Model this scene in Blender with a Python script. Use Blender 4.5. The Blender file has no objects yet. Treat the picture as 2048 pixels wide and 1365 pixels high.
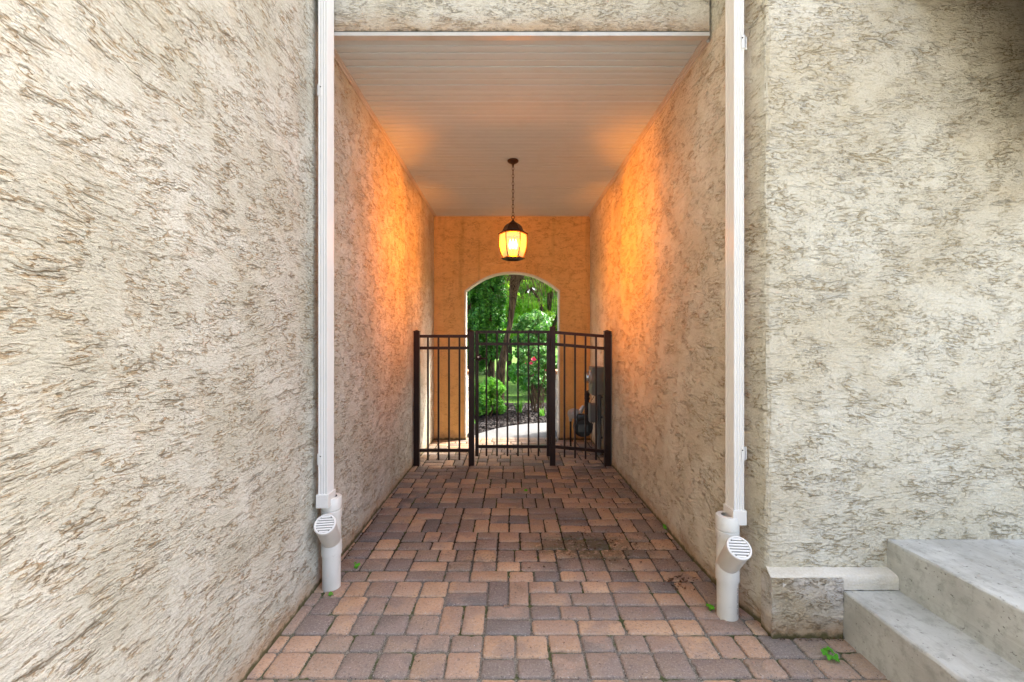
import bpy, bmesh, math, random
import numpy as np
from mathutils import Vector, Matrix
R = math.radians
PI = math.pi
random.seed(7)
C = bpy.context.scene.collection
sc = bpy.context.scene

# ------------------------------------------------------------------ camera
cam_d = bpy.data.cameras.new('camera')
cam_d.sensor_width = 36.0
cam_d.lens = 860 / 2048 * 36.0
cam_d.clip_start = 0.02
cam_d.clip_end = 500
cam = bpy.data.objects.new('camera', cam_d)
C.objects.link(cam)
cam.location = (0, 0, 1.4)
cam.rotation_euler = (R(90), 0, 0)
sc.camera = cam

# ------------------------------------------------------------------ world, sun, exposure
SUN_EL, SUN_AZ = 52, 57          # azimuth the light comes from, clockwise from +Y
world = bpy.data.worlds.new('World')
sc.world = world
world.use_nodes = True
wn = world.node_tree
bgn = wn.nodes['Background']
sky = wn.nodes.new('ShaderNodeTexSky')
sky.sky_type = 'NISHITA'
sky.sun_disc = False
sky.sun_elevation = R(SUN_EL)
sky.sun_rotation = R(SUN_AZ)
sky.air_density = 0.8
sky.dust_density = 6.0
sky.ozone_density = 0.2
wn.links.new(sky.outputs[0], bgn.inputs[0])
bgn.inputs[1].default_value = 0.15
sun_d = bpy.data.lights.new('sun', 'SUN')
sun_d.energy = 1.7
sun_d.angle = R(1.5)
sun_d.color = (1.0, 0.95, 0.87)
sun = bpy.data.objects.new('sun', sun_d)
C.objects.link(sun)
sd = Vector((math.sin(R(SUN_AZ)) * math.cos(R(SUN_EL)), math.cos(R(SUN_AZ)) * math.cos(R(SUN_EL)), math.sin(R(SUN_EL))))
sun.rotation_euler = sd.to_track_quat('Z', 'Y').to_euler()
sun.location = (3, -4, 8)
sc.view_settings.view_transform = 'Standard'
sc.view_settings.look = 'None'
sc.view_settings.gamma = 1
sc.view_settings.exposure = 2.6
sc.cycles.use_denoising = True
sc.cycles.max_bounces = 8
sc.cycles.diffuse_bounces = 6
sc.cycles.transparent_max_bounces = 24
sc.cycles.sample_clamp_indirect = 6

# ------------------------------------------------------------------ node helper
class N:
    def __init__(s, name):
        s.m = bpy.data.materials.new(name); s.m.use_nodes = True
        s.t = s.m.node_tree; s.nd = s.t.nodes
        s.b = s.nd['Principled BSDF']; s.out = s.nd['Material Output']
    def new(s, t, **kw):
        n = s.nd.new(t)
        for k, v in kw.items():
            if k == 'inp':
                for a, b in v.items(): s.put(n, a, b)
            else: setattr(n, k, v)
        return n
    def put(s, n, a, b):
        if isinstance(b, bpy.types.NodeSocket): s.t.links.new(b, n.inputs[a])
        else: n.inputs[a].default_value = b
    def math(s, op, a, b=0.0, c=None, clamp=False):
        n = s.new('ShaderNodeMath', operation=op, use_clamp=clamp, inp={0: a, 1: b})
        if c is not None: s.put(n, 2, c)
        return n.outputs[0]
    def vmath(s, op, a, b):
        return s.new('ShaderNodeVectorMath', operation=op, inp={0: a, 1: b}).outputs[0]
    def noise(s, v, scale, detail=2.0, rough=0.5, dist=0.0, col=False):
        n = s.new('ShaderNodeTexNoise', inp={'Vector': v, 'Scale': scale, 'Detail': detail, 'Roughness': rough, 'Distortion': dist})
        return n.outputs['Color' if col else 'Fac']
    def step(s, x, a, b, smooth=True):
        n = s.new('ShaderNodeMapRange', inp={0: x, 1: a, 2: b, 3: 0.0, 4: 1.0})
        n.interpolation_type = 'SMOOTHSTEP' if smooth else 'LINEAR'
        n.clamp = True
        return n.outputs[0]
    def mix(s, f, a, b, mode='MIX'):
        n = s.new('ShaderNodeMix', data_type='RGBA', blend_type=mode)
        s.put(n, 0, f); s.put(n, 6, a); s.put(n, 7, b)
        return n.outputs[2]
    def scalev(s, v, xyz):
        return s.new('ShaderNodeVectorMath', operation='MULTIPLY', inp={0: v, 1: xyz}).outputs[0]
    def ramp(s, f, stops, mode='LINEAR'):
        n = s.new('ShaderNodeValToRGB', inp={0: f}); cr = n.color_ramp; cr.interpolation = mode
        while len(cr.elements) < len(stops): cr.elements.new(0.5)
        for e, (p, c) in zip(cr.elements, stops):
            e.position = p; e.color = (c[0], c[1], c[2], 1)
        return n.outputs[0]
    def bump(s, h, dist, strength=1.0, normal=None):
        n = s.new('ShaderNodeBump', inp={'Height': h, 'Distance': dist, 'Strength': strength})
        if normal is not None: s.put(n, 'Normal', normal)
        return n.outputs[0]
def c4(r, g, b): return (r, g, b, 1.0)

def simple(name, col, rough=0.5, metal=0.0, spec=0.5, var=0.12, vscale=6.0, bump=0.0, bscale=200.0):
    n = N(name)
    co = n.new('ShaderNodeTexCoord').outputs['Object']
    f = n.noise(co, vscale, 4, 0.6)
    dark = tuple(c * (1 - var) for c in col); lite = tuple(min(1, c * (1 + var)) for c in col)
    n.put(n.b, 'Base Color', n.mix(f, c4(*dark), c4(*lite)))
    n.put(n.b, 'Roughness', rough); n.put(n.b, 'Metallic', metal); n.put(n.b, 'Specular IOR Level', spec)
    if bump: n.put(n.b, 'Normal', n.bump(n.noise(co, bscale, 3), bump))
    return n.m

# ------------------------------------------------------------------ materials
def stucco(name, base, pale, rust, rust_amt, su=1.0, rough_lo=0.27, rough_hi=0.50, stain=0.0, warp=0.07, seed=0.0, depth=0.0145, pitk=1.0, moss=0.0, dirt_amt=0.44):
    """skip-trowel stucco; UV is in metres: u along the wall, v height"""
    n = N(name)
    uv = n.new('ShaderNodeTexCoord').outputs['UV']
    V0 = n.vmath('ADD', uv, (seed, seed * .7, seed * .3))
    wn_ = n.noise(V0, 1.1, 2, 0.5, col=True)
    w = n.vmath('SUBTRACT', wn_, (0.5, 0.5, 0.5))
    V = n.vmath('ADD', V0, n.scalev(w, (warp * 2.5, warp * 3.2, 0)))
    # large regions where the trowel left it open or pressed it smooth
    reg = n.step(n.noise(n.scalev(V0, (1, 1.5, 1)), 3.1 * su, 4, 0.62), rough_lo, rough_hi)
    reg2 = n.step(n.noise(V0, 6.5 * su, 3, 0.6), 0.36, 0.56)
    rg = n.math('MULTIPLY', reg, n.math('MULTIPLY_ADD', reg2, 0.75, 0.25))
    # torn ledges: broad plateaus with ragged lower lips; short tears; pits
    n1 = n.noise(n.scalev(V, (5 * su, 15 * su, 1)), 1.0, 5.0, 0.50)
    V2 = n.vmath('ADD', V, (5.3, 2.1, 0))
    brk = n.step(n.noise(n.scalev(V2, (9, 21, 1)), 1.0, 3, 0.65), 0.44, 0.50)
    f = n.math('FRACT', n.math('MULTIPLY', n1, 9.0))
    f2 = n.math('FRACT', n.math('MULTIPLY', n1, 19.0))
    amt = n.math('MULTIPLY', brk, rg)
    cA = n.math('MULTIPLY', n.math('MULTIPLY', n.step(f, 0.80, 0.90), n.math('SUBTRACT', 1.0, n.step(f, 0.985, 1.0))), amt)
    brk2 = n.step(n.noise(n.scalev(V0, (20, 40, 1)), 1.0, 2, 0.6), 0.47, 0.55)
    cD = n.math('MULTIPLY', n.step(f2, 0.74, 0.88), n.math('MULTIPLY', brk2, rg))
    tB = n.noise(n.scalev(V2, (55 * su, 105 * su, 1)), 1.0, 3.0, 0.65)
    oB = n.math('MULTIPLY_ADD', rg, 0.075, -0.060)
    cB = n.step(n.math('ADD', tB, oB), 0.610, 0.650)
    p = n.noise(n.scalev(V0, (105 * su, 125 * su, 1)), 1.0, 2.0, 0.6)
    cP = n.step(n.math('ADD', p, n.math('MULTIPLY_ADD', reg2, 0.05, -0.05)), 0.635, 0.69)
    grain = n.noise(V0, 190, 4, 0.8)
    saw = n.math('MULTIPLY', n.math('SUBTRACT', 1.0, f), n.math('MULTIPLY_ADD', amt, 0.50, 0.06))
    h = n.math('MULTIPLY_ADD', n1, 1.2, saw)
    h = n.math('MULTIPLY_ADD', n.math('MULTIPLY', f2, n.math('MULTIPLY', brk2, rg)), -0.22, h)
    h = n.math('MULTIPLY_ADD', tB, 0.40, h)
    h = n.math('MULTIPLY_ADD', cA, -0.40, h)
    h = n.math('MULTIPLY_ADD', cB, -0.30, h)
    h = n.math('MULTIPLY_ADD', cP, -0.22 * pitk, h)
    h = n.math('MULTIPLY_ADD', grain, 0.22, h)
    big = n.noise(V0, 4.0, 3, 0.5)
    h = n.math('MULTIPLY_ADD', big, 2.0, h)
    n.put(n.b, 'Normal', n.bump(h, depth))
    # dirt caught in the tears and the pits
    dirt = n.math('MAXIMUM', n.math('MAXIMUM', n.math('MULTIPLY', cA, .95), n.math('MULTIPLY', cB, .70)), n.math('MAXIMUM', n.math('MULTIPLY', cP, 0.5 * pitk), n.math('MULTIPLY', cD, .6)))
    halo = n.math('MAXIMUM', n.math('MULTIPLY', n.step(f, 0.45, 0.95), n.math('MULTIPLY', amt, .8)), n.math('MULTIPLY', n.step(n.noise(V0, 9, 4, 0.65), 0.50, 0.72), .35))
    tone = n.noise(V0, 2.3, 5, 0.6)
    col = n.mix(n.step(tone, 0.35, 0.65), c4(*base), c4(*pale))
    fine = n.noise(V0, 90, 3, 0.7)
    col = n.mix(0.5, col, n.mix(n.step(fine, .3, .7), c4(.40, .40, .40), c4(.60, .60, .60)), 'OVERLAY')
    col = n.mix(n.math('MULTIPLY', halo, rust_amt), col, c4(*rust))
    dk = (rust[0] * .46, rust[1] * .34, rust[2] * .22)
    col = n.mix(n.math('MULTIPLY', dirt, dirt_amt), col, c4(*dk))
    if stain:
        sv = n.noise(n.scalev(V0, (7, .5, 1)), 1.0, 4, 0.6)
        st = n.math('MULTIPLY', n.step(sv, 0.50, 0.72), stain)
        col = n.mix(st, col, c4(base[0] * .42, base[1] * .42, base[2] * .36))
    # splash dirt in the lowest centimetres
    sep = n.new('ShaderNodeSeparateXYZ', inp={0: uv}).outputs[1]
    low = n.math('ADD', sep, n.math('MULTIPLY', n.math('SUBTRACT', n.noise(V0, 9, 4, .6), .5), -0.16))
    splash = n.math('SUBTRACT', 1.0, n.step(low, 0.0, 0.15))
    col = n.mix(n.math('MULTIPLY', splash, 0.72), col, c4(0.40, 0.25, 0.13))
    low2 = n.math('ADD', sep, n.math('MULTIPLY', n.math('SUBTRACT', n.noise(V0, 25, 4, .6), .5), -0.06))
    soil = n.math('SUBTRACT', 1.0, n.step(low2, 0.010, 0.036))
    col = n.mix(n.math('MULTIPLY', soil, 0.85), col, c4(0.05, 0.045, 0.02) if not moss else c4(0.07, 0.075, 0.025))
    n.put(n.b, 'Base Color', col)
    n.put(n.b, 'Roughness', 0.92); n.put(n.b, 'Specular IOR Level', 0.2)
    return n.m

M = {}
M['stucco_near'] = stucco('stucco_near', (.515, .503, .405), (.62, .617, .53), (.49, .37, .20), 0.80, su=1.35, moss=1)
M['stucco_right'] = stucco('stucco_right', (.60, .555, .425), (.685, .66, .54), (.49, .41, .23), 0.70, su=1.25, rough_lo=.29, rough_hi=.52, seed=31, moss=1)
M['stucco_beam'] = stucco('stucco_beam', (.57, .52, .40), (.65, .62, .51), (.40, .34, .22), 0.3, su=1.2, seed=11)
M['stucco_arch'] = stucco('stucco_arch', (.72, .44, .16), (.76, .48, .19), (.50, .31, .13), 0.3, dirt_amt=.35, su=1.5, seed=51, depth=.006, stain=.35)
M['plinth'] = stucco('plinth', (.50, .43, .30), (.70, .68, .62), (.36, .27, .13), 0.8, su=2.2, rough_lo=.3, rough_hi=.5, seed=71, depth=.014, moss=1)
M['cap'] = stucco('cap', (.56, .52, .42), (.66, .63, .54), (.50, .42, .3), 0.2, su=1.5, rough_lo=.55, rough_hi=.7, seed=91, depth=.004, pitk=.4)

def paver_mat():
    n = N('paver')
    co = n.new('ShaderNodeTexCoord').outputs['Object']
    rnd = n.new('ShaderNodeNewGeometry').outputs['Random Per Island']
    base = n.ramp(rnd, [(0, (.165, .135, .115)), (.14, (.31, .220, .148)), (.28, (.145, .128, .115)), (.40, (.45, .275, .150)),
                        (.58, (.56, .360, .205)), (.72, (.32, .218, .140)), (.86, (.180, .152, .130)), (1.0, (.52, .32, .18))], 'LINEAR')
    rnd2 = n.math('FRACT', n.math('MULTIPLY', rnd, 37.7))
    alt = n.ramp(rnd2, [(0, (.155, .130, .126)), (.5, (.28, .205, .17)), (1, (.55, .35, .225))])
    blotch = n.step(n.noise(co, 5.5, 3, 0.55), 0.42, 0.60)
    col = n.mix(n.math('MULTIPLY', blotch, 0.5), base, alt)
    g = n.noise(co, 120, 4, 0.9)
    g2 = n.noise(co, 75, 4, 0.85)
    col = n.mix(n.math('MULTIPLY', n.step(g, 0.55, 0.61), .62), col, c4(.52, .47, .42))
    col = n.mix(n.math('MULTIPLY', n.step(g2, 0.48, 0.36), 0.6), col, c4(.05, .035, .03))
    # cement dust near the entrance, darker brown tone deeper in
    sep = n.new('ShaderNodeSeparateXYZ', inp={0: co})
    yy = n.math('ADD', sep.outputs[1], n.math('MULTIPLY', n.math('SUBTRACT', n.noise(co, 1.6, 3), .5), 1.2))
    dust = n.math('MULTIPLY', n.math('SUBTRACT', 1.0, n.step(yy, 2.0, 2.9)), n.math('MULTIPLY_ADD', n.noise(co, 14, 4, .7), .5, .10))
    col = n.mix(n.math('MULTIPLY', dust, .5), col, c4(.42, .395, .375))
    deep_tone = n.math('MULTIPLY', n.step(yy, 2.2, 3.6), n.math('MULTIPLY_ADD', n.noise(co, 3, 3), .5, .25))
    col = n.mix(n.math('MULTIPLY', deep_tone, 1.0), col, n.mix(.5, col, c4(.05, .03, .02)))
    # dried mud with a bit of moss where water stands
    d = n.vmath('SUBTRACT', co, (.50, 2.92, 0))
    r = n.new('ShaderNodeVectorMath', operation='LENGTH', inp={0: n.scalev(d, (1.0, 2.0, 0))}).outputs['Value']
    mud = n.math('MULTIPLY', n.math('SUBTRACT', 1.0, n.step(n.math('ADD', r, n.math('MULTIPLY', n.noise(co, 7, 4, .7), 0.8)), .50, .98)), n.step(n.noise(co, 28, 4, .7), .36, .52))
    d3 = n.vmath('SUBTRACT', co, (-.30, 2.78, 0))
    r3 = n.new('ShaderNodeVectorMath', operation='LENGTH', inp={0: n.scalev(d3, (1.0, 2.0, 0))}).outputs['Value']
    mud2 = n.math('MULTIPLY', n.math('SUBTRACT', 1.0, n.step(n.math('ADD', r3, n.math('MULTIPLY', n.noise(co, 7, 4, .7), 0.8)), .35, .9)), n.step(n.noise(co, 46, 4, .7), .44, .62))
    mud = n.math('MAXIMUM', mud, n.math('MULTIPLY', mud2, .6))
    col = n.mix(n.math('MULTIPLY', mud, .85), col, n.mix(n.noise(co, 30, 3), c4(.06, .045, .022), c4(.10, .095, .04)))
    n.put(n.b, 'Base Color', col)
    n.put(n.b, 'Roughness', n.math('MULTIPLY_ADD', g2, 0.3, 0.55)); n.put(n.b, 'Specular IOR Level', .35)
    hh = n.math('ADD', n.math('MULTIPLY', g, .5), n.math('MULTIPLY', n.noise(co, 45, 4, .6), .9))
    n.put(n.b, 'Normal', n.bump(n.math('MULTIPLY_ADD', g2, .8, hh), .0050))
    return n.m
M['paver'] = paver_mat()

def joint_mat():
    n = N('joint_sand')
    co = n.new('ShaderNodeTexCoord').outputs['Object']
    a = n.noise(co, 260, 3, .8); b = n.noise(co, 6, 4, .65)
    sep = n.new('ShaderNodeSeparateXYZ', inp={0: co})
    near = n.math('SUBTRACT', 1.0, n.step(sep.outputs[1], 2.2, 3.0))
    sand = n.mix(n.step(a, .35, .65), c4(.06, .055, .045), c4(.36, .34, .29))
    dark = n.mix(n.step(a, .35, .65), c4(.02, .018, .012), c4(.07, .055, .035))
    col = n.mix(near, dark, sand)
    col = n.mix(n.math('MULTIPLY', n.step(b, .50, .62), .8), col, n.mix(a, c4(.02, .03, .008), c4(.10, .14, .03)))
    n.put(n.b, 'Base Color', col); n.put(n.b, 'Roughness', 1.0); n.put(n.b, 'Specular IOR Level', .1)
    n.put(n.b, 'Normal', n.bump(a, .004))
    return n.m
M['joint'] = joint_mat()

def concrete_mat(name, base, pale, broom=True):
    n = N(name)
    co = n.new('ShaderNodeTexCoord').outputs['Object']
    a = n.noise(co, 2.6, 6, .65); b = n.noise(co, 19, 5, .7)
    br = n.noise(n.scalev(co, (60, 5, 320)), 1, 4, .6)
    col = n.mix(n.step(a, .35, .66), c4(*base), c4(*pale))
    col = n.mix(n.math('MULTIPLY', n.step(b, .48, .66), .42), col, c4(base[0] * .6, base[1] * .6, base[2] * .57))
    sp = n.new('ShaderNodeTexVoronoi', inp={'Vector': co, 'Scale': 9.0, 'Randomness': 1.0}).outputs['Distance']
    sp2 = n.math('MULTIPLY', n.math('SUBTRACT', 1.0, n.step(n.math('ADD', sp, n.math('MULTIPLY', n.noise(co, 60, 2), .06)), .05, .085)), n.step(n.noise(co, 3.3, 1), .55, .60))
    col = n.mix(n.math('MULTIPLY', sp2, .7), col, c4(.13, .115, .09))
    col = n.mix(n.math('MULTIPLY', n.step(br, .55, .75), .25), col, c4(base[0] * .5, base[1] * .5, base[2] * .47))
    n.put(n.b, 'Base Color', col); n.put(n.b, 'Roughness', .85); n.put(n.b, 'Specular IOR Level', .3)
    por = n.step(n.noise(co, 70, 2, .6), .66, .72)
    col = n.mix(n.math('MULTIPLY', por, .6 if broom else .2), col, c4(.12, .11, .09))
    dr = n.noise(n.scalev(co, (9, 1.6, 14)), 1, 5, .65)
    col = n.mix(n.math('MULTIPLY', n.step(dr, .50, .72), .35 if broom else .1), col, c4(.20, .175, .13))
    n.put(n.b, 'Base Color', col)
    h = n.math('ADD', n.math('MULTIPLY', br, .8 if broom else .2), n.math('MULTIPLY', n.noise(co, 110, 4, .7), .5))
    n.put(n.b, 'Normal', n.bump(n.math('MULTIPLY_ADD', por, -.8, h), .004))
    return n.m
M['concrete'] = concrete_mat('step_concrete', (.41, .41, .37), (.58, .59, .545))
M['path'] = concrete_mat('path_concrete', (.125, .132, .138), (.155, .163, .170), False)

def vinyl_mat(name, col, rough, spec=.5, grime=.1):
    n = N(name)
    co = n.new('ShaderNodeTexCoord').outputs['Object']
    a = n.noise(n.scalev(co, (5, 5, 2.0)), 1.0, 3, .6); b = n.noise(co, 28, 5, .7)
    c = n.mix(n.math('MULTIPLY', n.step(a, .45, .75), grime), c4(*col), c4(col[0] * .55, col[1] * .5, col[2] * .42))
    c = n.mix(n.math('MULTIPLY', n.step(b, .60, .75), grime * .8), c, c4(.30, .27, .20))
    n.put(n.b, 'Base Color', c); n.put(n.b, 'Roughness', rough); n.put(n.b, 'Specular IOR Level', spec)
    n.put(n.b, 'Normal', n.bump(n.noise(co, 12, 2), .0015))
    return n.m
M['vinyl'] = vinyl_mat('painted_aluminium', (.71, .71, .665), .36, .3, .08)
M['pvc'] = vinyl_mat('pvc', (.66, .66, .60), .34, .5, .4)
M['soffit'] = vinyl_mat('soffit_vinyl', (.49, .58, .61), .60, .15, .08)
M['slot'] = simple('drain_shade', (.03, .03, .028), .8)
M['trim'] = vinyl_mat('soffit_trim', (.50, .49, .45), .4, .5, .3)
M['flash'] = simple('flashing', (.06, .06, .045), .7)
M['bronze'] = simple('bronze_metal', (.020, .009, .006), .42, 0.0, .28, .3, 12)
M['black_iron'] = simple('lantern_metal', (.055, .026, .012), .42, .6, .5, .35, 25)
M['grey_metal'] = simple('meter_metal', (.11, .115, .105), .42, .0, .5, .2, 10)
M['grey_pipe'] = simple('conduit_grey', (.11, .12, .12), .5, 0, .5, .2, 10)
M['dark_pipe'] = simple('iron_pipe', (.020, .015, .011), .6, .3, .5, .4, 30)
M['gas_case'] = simple('gas_meter_case', (.016, .020, .020), .38, 0, .5, .25, 14)
M['alu'] = simple('cast_aluminium', (.42, .41, .38), .45, .6, .5, .25, 30)
M['black'] = simple('black_plastic', (.015, .015, .015), .5)
M['ink'] = simple('ink', (.02, .02, .02), .8)
M['stone'] = simple('stone_block', (.42, .40, .35), .9, 0, .2, .45, 18, .01, 40)
M['stone_cap'] = simple('stone_cap', (.33, .19, .11), .85, 0, .3, .3, 12, .004, 60)
M['mortar'] = simple('mortar', (.12, .115, .10), .95, 0, .2, .3, 30)
M['bark'] = None
def bark_mat(name, a, b):
    n = N(name)
    co = n.new('ShaderNodeTexCoord').outputs['Object']
    f = n.noise(n.scalev(co, (26, 26, 5)), 1, 6, .7)
    n.put(n.b, 'Base Color', n.mix(n.step(f, .38, .62), c4(*a), c4(*b))); n.put(n.b, 'Roughness', .95); n.put(n.b, 'Specular IOR Level', .15)
    n.put(n.b, 'Normal', n.bump(f, .03))
    return n.m
M['bark'] = bark_mat('bark', (.022, .016, .011), (.10, .075, .052))
M['twig'] = bark_mat('twig_bark', (.05, .035, .025), (.15, .11, .08))

def leaf_mat(name, cols, trans=.35, rough=.5):
    n = N(name)
    g = n.new('ShaderNodeNewGeometry')
    col = n.ramp(g.outputs['Random Per Island'], [(i / (len(cols) - 1), c) for i, c in enumerate(cols)])
    n.put(n.b, 'Base Color', col); n.put(n.b, 'Roughness', rough); n.put(n.b, 'Specular IOR Level', .4)
    tr = n.new('ShaderNodeBsdfTranslucent', inp={0: n.mix(1.0, col, c4(1.25, 1.2, .6), 'MULTIPLY')})
    mx = n.new('ShaderNodeMixShader', inp={0: trans, 1: n.b.outputs[0], 2: tr.outputs[0]})
    n.t.links.new(mx.outputs[0], n.out.inputs[0])
    return n.m
M['leaf_arbor'] = leaf_mat('arborvitae_leaf', [(.014, .08, .014), (.04, .19, .03), (.10, .34, .05), (.02, .12, .022)], .25)
M['leaf_light'] = leaf_mat('sunny_leaf', [(.15, .38, .02), (.26, .52, .04), (.36, .60, .10), (.18, .42, .04)], .5)
M['leaf_mid'] = leaf_mat('mid_leaf', [(.06, .22, .03), (.11, .34, .05), (.18, .44, .10)], .45)
M['leaf_far'] = leaf_mat('far_leaf', [(.03, .11, .025), (.07, .21, .04), (.12, .30, .06)], .35)
M['leaf_box'] = leaf_mat('boxwood_leaf', [(.05, .20, .02), (.11, .36, .035), (.17, .44, .06)], .35)
M['leaf_rose'] = leaf_mat('rose_leaf', [(.03, .14, .035), (.07, .25, .05), (.13, .35, .10), (.24, .42, .22)], .3, .35)
M['petal'] = leaf_mat('rose_petal', [(.55, .03, .12), (.70, .06, .20), (.45, .02, .08)], .3)
M['weed'] = leaf_mat('weed_leaf', [(.07, .30, .01), (.10, .42, .015), (.06, .26, .02)], .35)
M['dead_leaf'] = leaf_mat('dry_leaf', [(.06, .03, .015), (.14, .06, .03), (.03, .02, .012), (.10, .07, .035)], .1, .8)
M['mulch'] = leaf_mat('mulch_chip', [(.012, .011, .011), (.03, .027, .027), (.06, .052, .05), (.018, .016, .018)], 0.0, .85)
M['steel'] = simple('bright_steel', (.5, .5, .48), .35, .9)

def ground_mat():
    n = N('lawn')
    co = n.new('ShaderNodeTexCoord').outputs['Object']
    a = n.noise(co, 2, 5, .7); b = n.noise(co, 60, 4, .8)
    col = n.mix(a, c4(.09, .19, .03), c4(.17, .30, .055))
    col = n.mix(n.step(b, .35, .7), c4(.05, .12, .02), col)
    n.put(n.b, 'Base Color', col); n.put(n.b, 'Roughness', .95); n.put(n.b, 'Specular IOR Level', .1)
    n.put(n.b, 'Normal', n.bump(b, .03))
    return n.m
M['lawn'] = ground_mat()
M['soil'] = simple('soil', (.022, .019, .017), .95, 0, .1, .5, 40, .02, 60)

def glass_mat():
    n = N('amber_glass')
    co = n.new('ShaderNodeTexCoord').outputs['Object']
    see = n.noise(co, 55, 3, .6)
    tr = n.new('ShaderNodeBsdfTransparent', inp={0: c4(1.0, .72, .26)})
    tl = n.new('ShaderNodeBsdfTranslucent', inp={0: c4(.012, .0095, .003)})
    gl = n.new('ShaderNodeBsdfGlossy', inp={0: c4(1, 1, 1), 1: .15})
    m1 = n.new('ShaderNodeMixShader', inp={0: n.math('MULTIPLY_ADD', see, .3, .30), 1: tr.outputs[0], 2: tl.outputs[0]})
    m2 = n.new('ShaderNodeMixShader', inp={0: .05, 1: m1.outputs[0], 2: gl.outputs[0]})
    em = n.new('ShaderNodeEmission', inp={0: c4(1.0, .76, .34), 1: .075})
    ad = n.new('ShaderNodeAddShader', inp={0: m2.outputs[0], 1: em.outputs[0]})
    n.t.links.new(ad.outputs[0], n.out.inputs[0])
    return n.m
M['amber'] = glass_mat()
def emis(name, col, s):
    n = N(name)
    e = n.new('ShaderNodeEmission', inp={0: c4(*col), 1: s})
    n.t.links.new(e.outputs[0], n.out.inputs[0]); return n.m
M['bulb'] = emis('lit_bulb', (1, .80, .42), 5)
def clear_glass():
    n = N('meter_glass')
    tr = n.new('ShaderNodeBsdfTransparent', inp={0: c4(.9, .9, .88)})
    gl = n.new('ShaderNodeBsdfGlossy', inp={0: c4(1, 1, 1), 1: .08})
    m = n.new('ShaderNodeMixShader', inp={0: .22, 1: tr.outputs[0], 2: gl.outputs[0]})
    n.t.links.new(m.outputs[0], n.out.inputs[0]); return n.m
M['glass'] = clear_glass()

# ------------------------------------------------------------------ mesh builder
class MB:
    def __init__(s): s.v = []; s.f = []; s.sm = []
    def add(s, vs, fs, smooth=False):
        o = len(s.v); s.v += [tuple(p) for p in vs]
        s.f += [tuple(i + o for i in f) for f in fs]; s.sm += [smooth] * len(fs)
        return s
    def box(s, x0, x1, y0, y1, z0, z1, mtx=None):
        vs = [(x0, y0, z0), (x1, y0, z0), (x1, y1, z0), (x0, y1, z0), (x0, y0, z1), (x1, y0, z1), (x1, y1, z1), (x0, y1, z1)]
        if mtx is not None: vs = [tuple(mtx @ Vector(p)) for p in vs]
        return s.add(vs, [(0, 3, 2, 1), (4, 5, 6, 7), (0, 1, 5, 4), (1, 2, 6, 5), (2, 3, 7, 6), (3, 0, 4, 7)])
    def bbox(s, x0, x1, y0, y1, z0, z1, b=.004, mtx=None):
        """bevelled box"""
        bm = bmesh.new()
        bmesh.ops.create_cube(bm, size=1)
        for v in bm.verts:
            v.co = Vector(((x0 + x1) / 2 + v.co.x * (x1 - x0), (y0 + y1) / 2 + v.co.y * (y1 - y0), (z0 + z1) / 2 + v.co.z * (z1 - z0)))
        bmesh.ops.bevel(bm, geom=bm.edges[:], offset=b, segments=2, profile=.5, affect='EDGES')
        bm.verts.index_update()
        vs = [tuple(mtx @ v.co) if mtx is not None else tuple(v.co) for v in bm.verts]
        fs = [tuple(v.index for v in f.verts) for f in bm.faces]
        bm.free()
        return s.add(vs, fs)
    def ring(s, c, axis, r, n=24, ph=0.0):
        axis = Vector(axis).normalized()
        a = axis.orthogonal().normalized(); b = axis.cross(a)
        return [Vector(c) + a * (r * math.cos(ph + 2 * PI * i / n)) + b * (r * math.sin(ph + 2 * PI * i / n)) for i in range(n)]
    def loft(s, rings, caps=(True, True), smooth=True):
        n = len(rings[0]); vs = [p for r in rings for p in r]
        fs = [(k * n + i, k * n + (i + 1) % n, (k + 1) * n + (i + 1) % n, (k + 1) * n + i) for k in range(len(rings) - 1) for i in range(n)]
        s.add(vs, fs, smooth)
        if caps[0]: s.add(rings[0], [tuple(reversed(range(n)))])
        if caps[1]: s.add(rings[-1], [tuple(range(n))])
        return s
    def tube(s, pts, rs, n=12, caps=(True, True)):
        pts = [Vector(p) for p in pts]
        if not hasattr(rs, '__len__'): rs = [rs] * len(pts)
        d0 = (pts[1] - pts[0]).normalized(); a = d0.orthogonal().normalized()
        rings = []
        for i, p in enumerate(pts):
            d = (pts[min(i + 1, len(pts) - 1)] - pts[max(i - 1, 0)]).normalized()
            a = (a - d * a.dot(d)).normalized(); b = d.cross(a)
            rings.append([p + a * (rs[i] * math.cos(2 * PI * k / n)) + b * (rs[i] * math.sin(2 * PI * k / n)) for k in range(n)])
        return s.loft(rings, caps)
    def lathe(s, prof, c=(0, 0, 0), axis=(0, 0, 1), n=32, ph=0.0, smooth=True, caps=(False, False)):
        ax = Vector(axis).normalized()
        rings = [s.ring(Vector(c) + ax * z, ax, max(r, 1e-4), n, ph) for r, z in prof]
        return s.loft(rings, caps, smooth)
    def build(s, name, mat, parent=None, loc=None, uv=False):
        me = bpy.data.meshes.new(name)
        vs = s.v
        if loc is not None: vs = [(x - loc[0], y - loc[1], z - loc[2]) for x, y, z in s.v]
        me.from_pydata(vs, [], s.f)
        me.polygons.foreach_set('use_smooth', s.sm)
        me.materials.append(mat)
        me.update()
        if uv: box_uv(me)
        o = bpy.data.objects.new(name, me)
        C.objects.link(o)
        if loc is not None: o.location = loc
        if parent is not None:
            o.parent = parent
            if loc is None: o.matrix_parent_inverse = Matrix.Translation(-parent.location) if parent.rotation_euler[2] == 0 else Matrix()
        return o

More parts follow.
